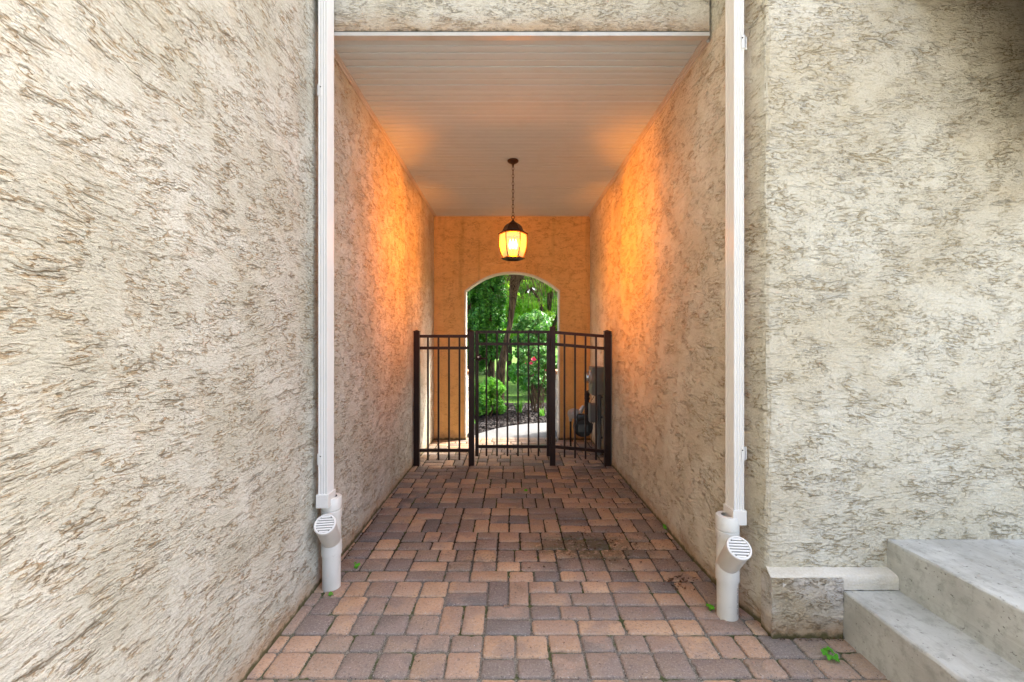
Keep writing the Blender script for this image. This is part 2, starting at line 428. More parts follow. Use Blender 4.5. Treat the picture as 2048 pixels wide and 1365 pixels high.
def box_uv(me):
    ul = me.uv_layers.new(name='UVMap')
    co = [v.co for v in me.vertices]
    for p in me.polygons:
        nx, ny, nz = (abs(c) for c in p.normal)
        for li in p.loop_indices:
            c = co[me.loops[li].vertex_index]
            ul.data[li].uv = (c.x, c.y + 7) if nz > .8 else ((c.y, c.z) if nx > ny else (c.x + 13, c.z))

def tag(o, label, cat, group=None, kind=None):
    o['label'] = label; o['category'] = cat
    if group: o['group'] = group
    if kind: o['kind'] = kind
    return o
def thing(name, label, cat, loc=(0, 0, 0), group=None):
    o = bpy.data.objects.new(name, None); o.location = loc; o.empty_display_size = .1
    C.objects.link(o)
    return tag(o, label, cat, group)
def part(mb, name, mat, root, uv=False):
    """world-space mesh made child of an unrotated Empty (or of an object at a known place)"""
    base = Vector((0, 0, 0)); q = root
    while q is not None: base += q.location; q = q.parent
    me = bpy.data.meshes.new(name)
    me.from_pydata([(x - base.x, y - base.y, z - base.z) for x, y, z in mb.v], [], mb.f)
    me.polygons.foreach_set('use_smooth', mb.sm); me.materials.append(mat); me.update()
    if any(mb.sm): me.set_sharp_from_angle(angle=R(38))
    if uv: box_uv(me)
    o = bpy.data.objects.new(name, me); C.objects.link(o); o.parent = root
    return o
def top(mb, name, mat, label=None, cat=None, group=None, kind=None, uv=False):
    o = mb.build(name, mat, uv=uv)
    if label: tag(o, label, cat, group, kind)
    elif kind: o['kind'] = kind
    return o
def copy_tree(o, loc, parent=None):
    c = o.copy(); C.objects.link(c)
    if parent is None: c.location = loc
    else: c.parent = parent
    for ch in list(o.children):
        copy_tree(ch, None, c)
    return c

# ------------------------------------------------------------------ geometry constants
XL = -1.105            # left wall plane
Y_BEAM, Y_BACK = 2.50, 6.10
H_CEIL = 3.18
H_TOP = 7.0
YG = 4.85              # gate line
KG = YG / 860
def gx(px): return (px - 1024) * KG
def gz(py): return 1.4 - (py - 682) * KG

# ------------------------------------------------------------------ ground
g = MB(); g.add([(-120, -60, -.06), (120, -60, -.06), (120, 200, -.06), (-120, 200, -.06)], [(0, 1, 2, 3)])
top(g, 'ground', M['lawn'], kind='structure')
g = MB(); g.add([(-1.5, -3.2, -.009), (5.5, -3.2, -.009), (5.5, 6.13, -.009), (-1.5, 6.13, -.009)], [(0, 1, 2, 3)])
top(g, 'joint_sand', M['joint'], kind='structure')

g = MB(); g.add([(-30, -40, -.03), (30, -40, -.03), (30, -3.2, -.03), (-30, -3.2, -.03)], [(0, 1, 2, 3)])
g.add([(5.5, -3.2, -.03), (30, -3.2, -.03), (30, 2.1, -.03), (5.5, 2.1, -.03)], [(0, 1, 2, 3)])
g.add([(-30, -3.2, -.03), (-1.5, -3.2, -.03), (-1.5, 2.1, -.03), (-30, 2.1, -.03)], [(0, 1, 2, 3)])
top(g, 'bounce_ground', simple('bounce_ground_concrete', (.34, .32, .29), .9, 0, .2, .2, 3), kind='structure')  # unseen grey planes added over the lawn for neutral bounce light

# pavers: three sizes laid in random rows on a 76 mm module
def paving():
    U = .0381
    x0, y0, y1 = -1.24, -.62, 6.13
    nx = int((3.2 - x0) / U); ny = int((y1 - y0) / U) + 1
    occ = np.zeros((ny + 4, nx + 8), bool)
    rnd = random.Random(12)
    mb = MB(); tiles = []
    def tile(cx, cy, w, d):
        g_ = .0044
        ax, bx_ = x0 + cx * U + g_, x0 + (cx + w) * U - g_
        ay, by_ = y1 - (cy + d) * U + g_, y1 - cy * U - g_
        if by_ < -.65: return
        if ax > 1.58 and by_ < 2.06 and False: return
        if ax > 1.62 : return
        ox, oy = rnd.uniform(-.002, .002), rnd.uniform(-.002, .002)
        h = rnd.uniform(-.0022, .0022); tx, ty = rnd.uniform(-.012, .012), rnd.uniform(-.012, .012)
        rot = rnd.uniform(-.012, .012)
        mx, my = (ax + bx_) / 2, (ay + by_) / 2
        hx, hy = (bx_ - ax) / 2, (by_ - ay) / 2
        rc = rnd.uniform(.009, .020)
        NS = 5
        wear = [[(rnd.uniform(-.0022, .0010), rnd.uniform(-.0022, .0010)) for _ in range(4 + NS)] for _ in range(4)]
        chip = rnd.randint(0, 3), rnd.randint(4, 3 + NS)
        if rnd.random() < .45:
            k_ = rnd.uniform(-.009, -.004); wear[chip[0]][chip[1]] = (k_, k_)
        def outline(ins, z, rr):
            pts = []
            cor = []
            for qi, (qx, qy, a0) in enumerate(((1, 1, 0), (-1, 1, 90), (-1, -1, 180), (1, -1, 270))):
                cor.append([(qx * (hx - ins - rr) + rr * math.cos(R(a0 + k * 30)), qy * (hy - ins - rr) + rr * math.sin(R(a0 + k * 30))) for k in range(4)])
            for qi in range(4):
                seg = list(cor[qi]); nx_ = cor[(qi + 1) % 4][0]; last = seg[-1]
                for k in range(1, NS + 1):
                    t = k / (NS + 1); seg.append((last[0] + (nx_[0] - last[0]) * t, last[1] + (nx_[1] - last[1]) * t))
                for k, (px_, py_) in enumerate(seg):
                    wx, wy = wear[qi][k]; L_ = math.hypot(px_, py_) + 1e-6
                    if k >= 4:
                        if qi in (0, 2): dx_, dy_ = 0, math.copysign(wy, py_) * (1 if wy > 0 else 1); dy_ = wy * math.copysign(1, py_)
                        else: dy_ = 0; dx_ = wx * math.copysign(1, px_)
                    else: dx_, dy_ = wx * px_ / L_, wy * py_ / L_
                    X = px_ + dx_ + rnd.uniform(-.0006, .0006); Y = py_ + dy_ + rnd.uniform(-.0006, .0006)
                    X, Y = X * math.cos(rot) - Y * math.sin(rot), X * math.sin(rot) + Y * math.cos(rot)
                    pts.append((mx + ox + X, my + oy + Y, z + h + tx * X + ty * Y))
            return pts
        r0 = outline(0, -.03, rc); r1 = outline(0, -.0065, rc); r2 = outline(.0024, -.0026, rc); r3 = outline(.0080, 0, rc * .8)
        vs = r0 + r1 + r2 + r3; n = len(r0); tiles.append((ax, bx_, ay, by_))
        fs = [(k * n + i, k * n + (i + 1) % n, (k + 1) * n + (i + 1) % n, (k + 1) * n + i) for k in range(3) for i in range(n)]
        mb.add(vs, fs, True); 
        mb.f.append(tuple(len(mb.v) - n + i for i in range(n))); mb.sm.append(True)
    def fill(w, sizes):
        out = []
        while w > 0:
            ok = [t for t in sizes if t == w or w - t >= min(sizes) and not (sizes == (6, 4) and (w - t) % 2) and not (sizes == (4, 3) and w - t == 5)]
            if not ok: out.append(w); break
            t = rnd.choice(ok); out.append(t); w -= t
        return out
    def block(c, w, r, rows_):
        for d in rows_:
            cc = c
            for t in fill(w, (6, 4) if d == 3 else ((4, 3) if d == 4 else (3,))):
                tile(cc, r, t, d); cc += t
            r += d
    r = -rnd.randint(0, 3)
    last = 0
    while r < ny:
        D = rnd.choice((12, 12, 7, 7, 3, 6)) 
        if D == last and D in (3, 6): D = 12
        last = D
        c = -rnd.randint(0, 5)
        while c < nx:
            if D == 12: rows_ = rnd.choice(((3, 3, 3, 3), (4, 4, 4), (3, 3, 3, 3), (4, 4, 4), (6, 3, 3), (3, 3, 6)))
            elif D == 7: rows_ = rnd.choice(((3, 4), (4, 3)))
            elif D == 6: rows_ = rnd.choice(((3, 3), (3, 3), (6,)))
            else: rows_ = (3,)
            w = rnd.choice((4, 6, 8, 10, 10, 12))
            if 6 in rows_: w = 6 if len(rows_) > 1 else 3
            if D == 3: w = 20
            if rows_ == (4, 4, 4) or 4 in rows_: w = rnd.choice((4, 4, 8, 10))
            block(c, w, r, rows_); c += w
        r += D
    return mb, tiles
mb, TILES = paving()
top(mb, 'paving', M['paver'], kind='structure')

# loose grit that has gathered in and beside the joints
def grit():
    r = random.Random(77); mb = MB()
    for (ax, bx_, ay, by_) in TILES:
        if by_ < 1.3 or ax < -1.25: continue
        dens = 1.0 if by_ < 2.9 else .35
        for k in range(int(17 * dens)):
            if r.random() < .5: x, y = r.uniform(ax, bx_), (ay if r.random() < .5 else by_) + r.gauss(0, .006)
            else: x, y = (ax if r.random() < .5 else bx_) + r.gauss(0, .006), r.uniform(ay, by_)
            if r.random() < .12: x, y = r.uniform(ax, bx_), r.uniform(ay, by_)
            s_ = r.uniform(.0010, .0030); z = .0005 + s_ * .3
            a = r.uniform(0, PI); c, q = math.cos(a) * s_, math.sin(a) * s_
            mb.add([(x + c, y + q, z), (x - q, y + c, z), (x - c, y - q, z), (x + q, y - c, z), (x, y, z + s_ * .9)], [(0, 1, 4), (1, 2, 4), (2, 3, 4), (3, 0, 4)])
    return mb
top(grit(), 'grit', leaf_mat('grit_grain', [(.03, .03, .025), (.10, .09, .075), (.30, .28, .25), (.55, .53, .50)], 0, .9), 'pale and dark grit lying in the joints of the paving', 'grit', kind='stuff')

# concrete path that starts in the arch and swings to the right
edge = [(-.70, 6.132), (-.62, 6.32), (-.47, 6.62), (-.26, 6.92), (-.02, 7.16), (.25, 7.33), (.55, 7.42), (1.0, 7.46), (1.7, 7.42), (2.8, 7.25), (2.8, 6.4), (.72, 6.4), (.70, 6.132)]
p = MB(); nE = len(edge)
p.add([(x, y, -.01) for x, y in edge] + [(x, y, -.12) for x, y in edge], [tuple(reversed(range(nE)))] + [(i, (i + 1) % nE, nE + (i + 1) % nE, nE + i) for i in range(nE)])
top(p, 'path', M['path'], kind='structure')
# planting bed
bed = MB()
rb = random.Random(3)
nb = 30
vs = []; fs = []
for j in range(nb + 1):
    for i in range(nb + 1):
        x = -3 + 6.5 * i / nb; y = 6.36 + 3.3 * j / nb
        z = -.035 + .05 * max(0, min(1, (y - 7.4))) + rb.uniform(-.008, .008)
        vs.append((x, y, z))
for j in range(nb):
    for i in range(nb):
        a = j * (nb + 1) + i; fs.append((a, a + 1, a + nb + 2, a + nb + 1))
bed.add(vs, fs, True)
top(bed, 'planting_bed', M['soil'], kind='structure')

def inside_path(x, y):
    pts = edge; c = False
    for i in range(len(pts)):
        x1, y1 = pts[i]; x2, y2 = pts[i - 1]
        if (y1 > y) != (y2 > y) and x < (x2 - x1) * (y - y1) / (y2 - y1) + x1: c = not c
    return c
# mulch chips
def chips():
    mb = MB(); r = random.Random(5)
    k = 0
    while k < 9000:
        x = r.uniform(-1.6, 1.7); y = r.uniform(6.5, 9.2)
        if inside_path(x, y) or inside_path(x + .02, y - .03): continue
        k += 1
        l = r.uniform(.012, .032); w = r.uniform(.005, .011); a = r.uniform(0, PI); t = r.uniform(-.6, .6)
        d = Vector((math.cos(a), math.sin(a), t * .6)).normalized() * l
        s = Vector((-math.sin(a), math.cos(a), r.uniform(-.5, .5))).normalized() * w
        z = -.02 + .05 * max(0, min(1, y - 7.4)) + r.uniform(0, .02)
        c = Vector((x, y, z)); u = Vector((0, 0, .004))
        q = [c - d - s, c + d - s, c + d + s, c - d + s]
        mb.add([v - u for v in q] + [v + u for v in q], [(3, 2, 1, 0), (4, 5, 6, 7), (0, 1, 5, 4), (1, 2, 6, 5), (2, 3, 7, 6), (3, 0, 4, 7)])
    return mb
top(chips(), 'mulch', M['mulch'], 'dark shredded bark mulch covering the bed beyond the arch', 'mulch', kind='stuff')

# ------------------------------------------------------------------ walls
def arc(cx, cy, r, a0, a1, n=6):
    return [(cx + r * math.cos(R(a0 + (a1 - a0) * i / n)), cy + r * math.sin(R(a0 + (a1 - a0) * i / n))) for i in range(n + 1)]
def wall_plan(plan, z0, z1, dz=.25, wob=0.0, seed=0, smooth=False):
    """closed plan polygon (counter-clockwise) extruded, with horizontal rings"""
    mb = MB(); n = len(plan); rr = random.Random(seed)
    nz = max(1, int((z1 - z0) / dz)) if wob else 1
    cx = [(.0, .0)] * n
    vs = []
    for k in range(nz + 1):
        z = z0 + (z1 - z0) * k / nz
        for (x, y) in plan:
            vs.append((x + rr.uniform(-wob, wob), y + rr.uniform(-wob, wob), z))
    fs = [(k * n + i, k * n + (i + 1) % n, (k + 1) * n + (i + 1) % n, (k + 1) * n + i) for k in range(nz) for i in range(n)]
    mb.add(vs, fs, smooth)
    mb.add([(x, y, z1) for x, y in plan], [tuple(range(n))])
    return mb
def dense(pts, step):
    out = []
    for i in range(len(pts)):
        a = Vector(pts[i]); b = Vector(pts[(i + 1) % len(pts)]); n = max(1, int((b - a).length / step))
        out += [tuple(a.lerp(b, k / n)) for k in range(n)]
    return out

# left wall
pl = [(XL, -2.6), (XL, Y_BACK + .02), (XL - .28, Y_BACK + .02), (XL - .28, -2.6)]
o = top(wall_plan(dense(pl, .5), -.05, H_TOP, .3, .0025, 1), 'stucco_wall', M['stucco_near'], 'long cream stucco wall on the left side of the passage, streaked with tan trowel marks', 'wall', uv=True)
# right wall: passage side, rounded corner, then facing the camera
XC, YW = 1.236, 2.09
pr = [(1.105, Y_BACK + .02), (1.122, 4.85), (1.150, 2.75), (1.172, 2.35)] + [(XC - .018, YW + .10)] + arc(XC + .022, YW + .022, .022, 180, 270, 5) + [(5.6, YW), (5.6, YW + .3), (1.6, YW + .34), (1.42, Y_BACK + .02)]
pr2 = pr
o = top(wall_plan(pr2, -.05, H_TOP, .12, .003, 2), 'stucco_wall', M['stucco_right'], 'cream stucco wall on the right that turns the corner behind the concrete steps', 'wall', uv=True)

# beam wall above the entrance of the passage
b = MB(); b.box(XL + .002, 1.148, Y_BEAM, Y_BEAM + .24, H_CEIL + .018, H_TOP - .05)
beam = thing('stucco_beam', 'cream stucco beam spanning the top of the passage opening', 'beam', (0, Y_BEAM, H_CEIL))
part(b, 'beam_body', M['stucco_beam'], beam, uv=True)
b = MB(); b.box(XL + .004, 1.146, Y_BEAM - .010, Y_BEAM + .03, H_CEIL - .012, H_CEIL + .009)
part(b, 'drip_edge', M['trim'], beam)
b = MB(); b.box(XL + .006, 1.144, Y_BEAM - .005, Y_BEAM + .02, H_CEIL + .0095, H_CEIL + .0175)
part(b, 'flashing', M['flash'], beam)

# soffit: vinyl planks running across, grooves between them
sof = thing('soffit', 'white grooved vinyl soffit lining the passage ceiling', 'ceiling', (0, 4.3, H_CEIL))
s_ = MB(); y = Y_BEAM + .02; prof = []
pw = .0665
rs_ = random.Random(9)
while y < Y_BACK - .005:
    z = H_CEIL + rs_.uniform(-.0012, .0012)
    prof += [(y + .0035, z + .010), (y + .0055, z + .0005), (y + .011, z - .0006), (y + pw * .5, z - .0012), (y + pw - .008, z - .0004), (y + pw - .0005, z + .001), (y + pw - .0002, z + .010)]
    y += pw
prof = [(min(a, Y_BACK), b_) for a, b_ in prof]
nn = len(prof)
nxs = 8
vs = []
for k in range(nxs + 1):
    x = -1.10 + (2.245) * k / nxs
    vs += [(x, a, b_ + rs_.uniform(-.0004, .0004)) for a, b_ in prof]
s_.add(vs, [(k * nn + i, k * nn + i + 1, (k + 1) * nn + i + 1, (k + 1) * nn + i) for k in range(nxs) for i in range(nn - 1)], False)
part(s_, 'soffit_panel', M['soffit'], sof)
t_ = MB(); t_.box(-1.12, 1.3, Y_BEAM + .24, Y_BACK, H_CEIL + .03, H_CEIL + .09)
part(t_, 'backing', M['flash'], sof)
for side in (-1, 1):
    t_ = MB()
    if side < 0:
        t_.box(XL + .003, XL + .030, Y_BEAM + .03, Y_BACK - .003, H_CEIL - .011, H_CEIL - .0022)
        t_.box(XL + .003, XL + .010, Y_BEAM + .03, Y_BACK - .003, H_CEIL - .024, H_CEIL - .0113)
    else:
        for (ya, xa, yb, xb) in ((Y_BEAM + .03, 1.156, 4.85, 1.122), (4.85, 1.122, Y_BACK - .003, 1.105)):
            for (w, z0, z1) in ((.034, -.011, -.0022), (.012, -.024, -.0113)):
                q = [(xa - w, ya), (xa + .01, ya), (xb + .01, yb), (xb - w, yb)]
                t_.add([(x, y_, H_CEIL + z0) for x, y_ in q] + [(x, y_, H_CEIL + z1) for x, y_ in q], [(3, 2, 1, 0), (4, 5, 6, 7), (0, 1, 5, 4), (1, 2, 6, 5), (2, 3, 7, 6), (3, 0, 4, 7)])
    part(t_, 'trim', M['trim'], sof)
t_ = MB(); t_.box(-1.07, 1.075, Y_BACK - .028, Y_BACK - .002, H_CEIL - .012, H_CEIL - .0022)
part(t_, 'trim', M['trim'], sof)

# arched wall at the far end
KB = Y_BACK / 860
ax0, ax1 = (929 - 1024) * KB, (1120 - 1024) * KB
zs, za = 1.4 + (682 - 581) * KB, 1.4 + (682 - 543) * KB
def arch_wall():
    mb = MB(); n = 40; y0, y1 = Y_BACK, Y_BACK + .15
    cx = (ax0 + ax1) / 2; hw = (ax1 - ax0) / 2
    def top_z(x):
        t = (x - cx) / hw
        return zs + (za - zs) * (1 - abs(t) ** 2.15) 
    xs = [ax0 + (ax1 - ax0) * i / n for i in range(n + 1)]
    for (yy, flip) in ((y0, 0), (y1, 1)):
        for (xa, xb) in ((XL - .01, ax0), (ax1, 1.25)):
            f = [(xa, yy, -.05), (xb, yy, -.05), (xb, yy, H_TOP - .1), (xa, yy, H_TOP - .1)]
            mb.add(f, [(0, 1, 2, 3)] if not flip else [(3, 2, 1, 0)])
        for i in range(n):
            f = [(xs[i], yy, top_z(xs[i])), (xs[i + 1], yy, top_z(xs[i + 1])), (xs[i + 1], yy, H_TOP - .1), (xs[i], yy, H_TOP - .1)]
            mb.add(f, [(0, 1, 2, 3)] if not flip else [(3, 2, 1, 0)])
    for i in range(n):
        mb.add([(xs[i], y0, top_z(xs[i])), (xs[i], y1, top_z(xs[i])), (xs[i + 1], y1, top_z(xs[i + 1])), (xs[i + 1], y0, top_z(xs[i + 1]))], [(0, 1, 2, 3)], True)
    mb.add([(ax0, y0, -.05), (ax0, y1, -.05), (ax0, y1, zs), (ax0, y0, zs)], [(0, 1, 2, 3)])
    mb.add([(ax1, y0, -.05), (ax1, y0, zs), (ax1, y1, zs), (ax1, y1, -.05)], [(0, 1, 2, 3)])
    return mb
aw = thing('arched_wall', 'stucco end wall of the passage with an arched opening to the garden', 'wall', (0, Y_BACK, 0))
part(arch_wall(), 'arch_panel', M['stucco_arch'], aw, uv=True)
# corner bead round the opening
def arch_bead():
    mb = MB(); n = 40; cx = (ax0 + ax1) / 2; hw = (ax1 - ax0) / 2
    pts = [(ax0, .0)] + [(ax0 + (ax1 - ax0) * i / n, zs + (za - zs) * (1 - abs((ax0 + (ax1 - ax0) * i / n - cx) / hw) ** 2.15)) for i in range(n + 1)] + [(ax1, .0)]
    inn = []
    for (x, z) in pts:
        t = .020
        dx = cx - x
        if z <= zs + 1e-6: inn.append((x + math.copysign(t, dx), min(z, zs - .004)))
        else: inn.append((x + dx / hw * t * .5, z - t * .95))
    m = len(pts); y0, y1 = Y_BACK - .004, Y_BACK + .154
    vs = [(x, y0, z) for x, z in pts] + [(x, y0, z) for x, z in inn] + [(x, y1, z) for x, z in inn] + [(x, y1, z) for x, z in pts]
    fs = []
    for i in range(m - 1):
        for k in range(3): fs.append((k * m + i, k * m + i + 1, (k + 1) * m + i + 1, (k + 1) * m + i))
    mb.add(vs, fs, True); return mb
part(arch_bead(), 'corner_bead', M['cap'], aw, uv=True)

# added balcony above the steps: unseen, shaped to shade the upper right wall
shade_mb = MB()
shade_mb.bbox(1.95, 5.4, 1.15, YW + .02, 3.06, 3.3, .01); shade_mb.bbox(1.95, 5.4, 1.50, 1.56, 2.72, 3.055, .005); shade_mb.bbox(2.2, 3.4, 1.74, 1.80, 2.36, 3.055, .005); shade_mb.bbox(2.56, 2.68, 1.805, YW + .02, 2.1, 3.055, .005)
top(shade_mb, 'shade_slab', simple('shade_slab_timber', (.16, .11, .07), .8), 'unseen brown balcony slab above the concrete steps', 'overhang', uv=True)

# plinth with its cap
plin = thing('plinth', 'low dirty stucco plinth with a pale sloped cap beside the concrete steps', 'plinth', (1.5, YW, 0))
q = MB(); q.add([], [])
YP = 2.03
def rough_box(x0, x1, y0, y1, z0, z1, nx, nz, wob, seed):
    """front and sides as a wobbly grid, closed top"""
    r = random.Random(seed); mb = MB()
    xs = [x0 + (x1 - x0) * i / nx for i in range(nx + 1)]
    vs = []; 
    for k in range(nz + 1):
        z = z0 + (z1 - z0) * k / nz
        for i, x in enumerate(xs):
            ed = i in (0,)
            vs.append((x + (r.uniform(-wob, wob) if ed else 0), y0 + r.uniform(-wob, wob), z))
    fs = [(k * (nx + 1) + i, k * (nx + 1) + i + 1, (k + 1) * (nx + 1) + i + 1, (k + 1) * (nx + 1) + i) for k in range(nz) for i in range(nx)]
    mb.add(vs, fs, True)
    m = nx + 1
    side = [(x0, y1, z0 + (z1 - z0) * k / nz) for k in range(nz + 1)]
    left = [vs[k * m] for k in range(nz + 1)]
    mb.add(left + side, [(i, i + 1, nz + 1 + i + 1, nz + 1 + i) for i in range(nz)], True)
    topf = [vs[nz * m + i] for i in range(m)] + [(x1, y1, z1), (x0, y1, z1)]
    mb.add(topf, [tuple(range(len(topf)))])
    return mb
part(rough_box(1.222, 1.558, YP - .008, YW + .02, -.03, .284, 30, 22, .0035, 4), 'plinth_body', M['plinth'], plin, uv=True)
cp = MB()
r_ = random.Random(8); nxc = 36
prof = [(YW + .004, .303), (YP + .010, .294), (YP + .001, .289), (YP - .005, .280), (YP - .006, .262), (YP - .005, .240), (YP - .005, .2265), (YP + .02, .2262)]
vs = []
for i in range(nxc + 1):
    x = 1.236 + (1.836 - 1.236) * i / nxc
    t = min(1, (i + .001) / 1.2); 
    vs += [(x - (0.016 if i == 0 and k in (1, 2, 3, 4) else 0), yy + r_.uniform(-.0015, .0015), zz + r_.uniform(-.0018, .0018)) for k, (yy, zz) in enumerate(prof)]
m = len(prof)
cp.add(vs, [((i + 1) * m + k, i * m + k, i * m + k + 1, (i + 1) * m + k + 1) for i in range(nxc) for k in range(m - 1)], True)
cp.add(vs[:m], [tuple(range(m))])
cp.add(vs[-m:], [tuple(reversed(range(m)))])
part(cp, 'plinth_cap', M['cap'], plin, uv=True)

# concrete steps
st = thing('concrete_steps', 'two grey concrete steps rising to the right against the stucco wall', 'steps', (1.56, 2.0, 0))
def step_mesh(x0, x1, y0, y1, z0, z1, seed):
    bm = bmesh.new(); bmesh.ops.create_cube(bm, size=1)
    for v in bm.verts: v.co = Vector(((x0 + x1) / 2 + v.co.x * (x1 - x0), (y0 + y1) / 2 + v.co.y * (y1 - y0), (z0 + z1) / 2 + v.co.z * (z1 - z0)))
    bmesh.ops.subdivide_edges(bm, edges=[e for e in bm.edges if abs(e.verts[0].co.y - e.verts[1].co.y) > .1], cuts=40, use_grid_fill=True)
    ed = [e for e in bm.edges if all(abs(v.co.x - x0) < 1e-5 and abs(v.co.z - z1) < 1e-5 for v in e.verts)]
    bmesh.ops.bevel(bm, geom=ed, offset=.012, segments=4, profile=.5, affect='EDGES')
    r = random.Random(seed)
    for v in bm.verts:
        if v.co.z > z1 - .03 and v.co.x < x0 + .03: v.co += Vector((r.uniform(-.0012, .0012), 0, r.uniform(-.0012, .0012)))
    bm.verts.index_update(); mb = MB()
    mb.add([tuple(v.co) for v in bm.verts], [tuple(v.index for v in f.verts) for f in bm.faces]); bm.free(); return mb
part(step_mesh(1.56, 1.845, -.55, YP - .004, -.05, .224, 1), 'step', M['concrete'], st)
part(step_mesh(1.822, 5.2, -.55, YW - .002, -.05, .437, 2), 'landing', M['concrete'], st)

# ------------------------------------------------------------------ downspouts
def downspout(xc, yf, side, label_top):
    """ribbed 2x3 aluminium downspout ending in a collar; xc centre, yf front face"""
    w, d = .053, .088
    root = thing('downspout', label_top, 'downspout', (xc, yf + d / 2, 0), 'ribbed white downspouts beside the passage')
    x0, x1, y0, y1 = xc - w / 2, xc + w / 2, yf, yf + d
    def ribbed(a, b, n, depth, rib=.55):
        out = []
        for i in range(n):
            t0, t1 = i / n, (i + 1) / n
            for t, dd in ((t0 + .12 / n, 0), (t0 + .38 / n, depth), (t0 + .62 / n, depth), (t0 + .88 / n, 0)): out.append((a + (b - a) * t, dd))
        return out
    pts = []
    pts.append((x0, y0 + .003)); pts.append((x0 + .003, y0))
    for t, dd in ribbed(x0 + .006, x1 - .006, 3, .0028): pts.append((t, y0 + dd))
    pts.append((x1 - .003, y0)); pts.append((x1, y0 + .003))
    for t, dd in ribbed(y0 + .008, y1 - .008, 4, .0028): pts.append((x1 - dd, t))
    pts.append((x1, y1)); pts.append((x0, y1))
    for t, dd in reversed(ribbed(y0 + .008, y1 - .008, 4, .0028)): pts.append((x0 + dd, t))
    n = len(pts); mb = MB()
    zz = [.50, 2.0, H_TOP - .2]
    vs = [(x, y, z) for z in zz for x, y in pts]
    mb.add(vs, [(k * n + i, k * n + (i + 1) % n, (k + 1) * n + (i + 1) % n, (k + 1) * n + i) for k in range(len(zz) - 1) for i in range(n)])
    part(mb, 'spout', M['vinyl'], root)
    # straps
    for hz in ((.745, 2.785) if side < 0 else (.835, 2.9)):
        mb = MB()
        if side < 0:
            mb.box(x0 - .004, x0 + .022, y0 - .0025, y0 - .0003, hz - .03, hz + .03)
            mb.box(x0 - .0045, x0 - .0005, y0 - .0025, y1 + .002, hz - .0295, hz + .0295)
        else:
            mb.box(x1 - .016, x1 + .004, y0 - .0025, y0 - .0003, hz - .033, hz + .033)
            mb.box(x1 + .0005, x1 + .0045, y0 - .0025, y1 + .002, hz - .0325, hz + .0325)
            mb.box(x1 + .004, x1 + .017, y0 + .010, y0 + .014, hz - .032, hz + .032)
        s_o = part(mb, 'strap', M['vinyl'], root)
        mb = MB(); sx = x0 + .016 if side < 0 else x1 - .011
        mb.lathe([(.0001, -.0055), (.003, -.005), (.0036, -.0026)], (sx, y0, hz + .018), (0, 1, 0), 10)
        part(mb, 'screw', M['dark_pipe'], s_o)
    # collar
    mb = MB(); mb.bbox(x0 - .008, x1 + .008, y0 - .009, y1 + .006, .478, .552, .003)
    part(mb, 'collar', M['vinyl'], root)
    return root
ds_l = downspout(-1.046, 2.375, -1, 'tall white ribbed downspout fixed to the left passage wall')
ds_r = downspout(1.1385, 2.155, 1, 'tall white ribbed downspout fixed to the right passage wall')

def drain_pipe(x, y, dirv, label, text):
    root = thing('drain_pipe', label, 'drain pipe', (x, y, 0), 'white drain pipes with round grates')
    r = .050
    mb = MB(); mb.lathe([(r, -.03), (r, .20)], (x, y, 0), n=40); part(mb, 'pipe', M['pvc'], root)
    mb = MB(); R_ = r + .0055
    mb.lathe([(r - .002, .186), (R_, .187), (R_, .252), (R_ - .003, .262), (r + .0015, .272), (r + .0015, .40), (R_, .402), (R_, .438), (R_ - .002, .44), (R_ - .0045, .441), (R_ - .0045, .444), (R_ - .002, .445), (R_, .447), (R_, .510), (R_ - .003, .514), (r - .02, .515)], (x, y, 0), n=40)
    # branch
    d = Vector((dirv[0], dirv[1], 0)).normalized() * math.sin(R(43)) + Vector((0, 0, math.cos(R(43))))
    c0 = Vector((x, y, .262)); L = .205
    mb.lathe([(r - .002, .0), (r + .003, .02), (r + .004, L - .002), (r + .001, L)], c0, d, 40)
    f = part(mb, 'wye_fitting', M['pvc'], root)
    # grate
    cg = c0 + d * L; mb = MB()
    rr = r + .007
    mb.lathe([(rr - .001, -.012), (rr, -.004), (rr - .002, .004), (rr - .008, .006), (rr - .011, .003), (rr - .011, -.010)], cg, d, 40)
    sx = Vector((-d.y, d.x, 0)).normalized(); sy = d.cross(sx)
    ri = rr - .0105
    nb_ = 7
    for k in range(nb_):
        yy = -ri + (k + .5) * 2 * ri / nb_ ; hw2 = .0042
        hwid = math.sqrt(max(1e-5, ri * ri - (abs(yy) + hw2 * .3) ** 2)) if abs(yy) + hw2 * .3 < ri else .004
        vs = [cg + sx * a * hwid + sy * (yy + b_ * hw2) + d * c_ for c_ in (-.004, .0035) for a, b_ in ((-1, -1), (1, -1), (1, 1), (-1, 1))]
        mb.add(vs, [(3, 2, 1, 0), (4, 5, 6, 7), (0, 1, 5, 4), (1, 2, 6, 5), (2, 3, 7, 6), (3, 0, 4, 7)])
    part(mb, 'grate', M['vinyl'], root)
    mb = MB(); mb.add(mb.ring(cg - d * .009, d, ri, 32), [tuple(range(32))]); part(mb, 'grate_shadow_box', M['slot'], root)  # dark disc behind the bars stands in for shade inside the pipe
    return root
dp_l = drain_pipe(-1.030, 2.455, (.16, -1), 'white drain pipe at the foot of the left downspout, round grate turned towards the wall', False)
dp_r = drain_pipe(1.098, 2.192, (-.10, -1), 'white drain pipe at the foot of the right downspout, with printed lettering down its side', True)
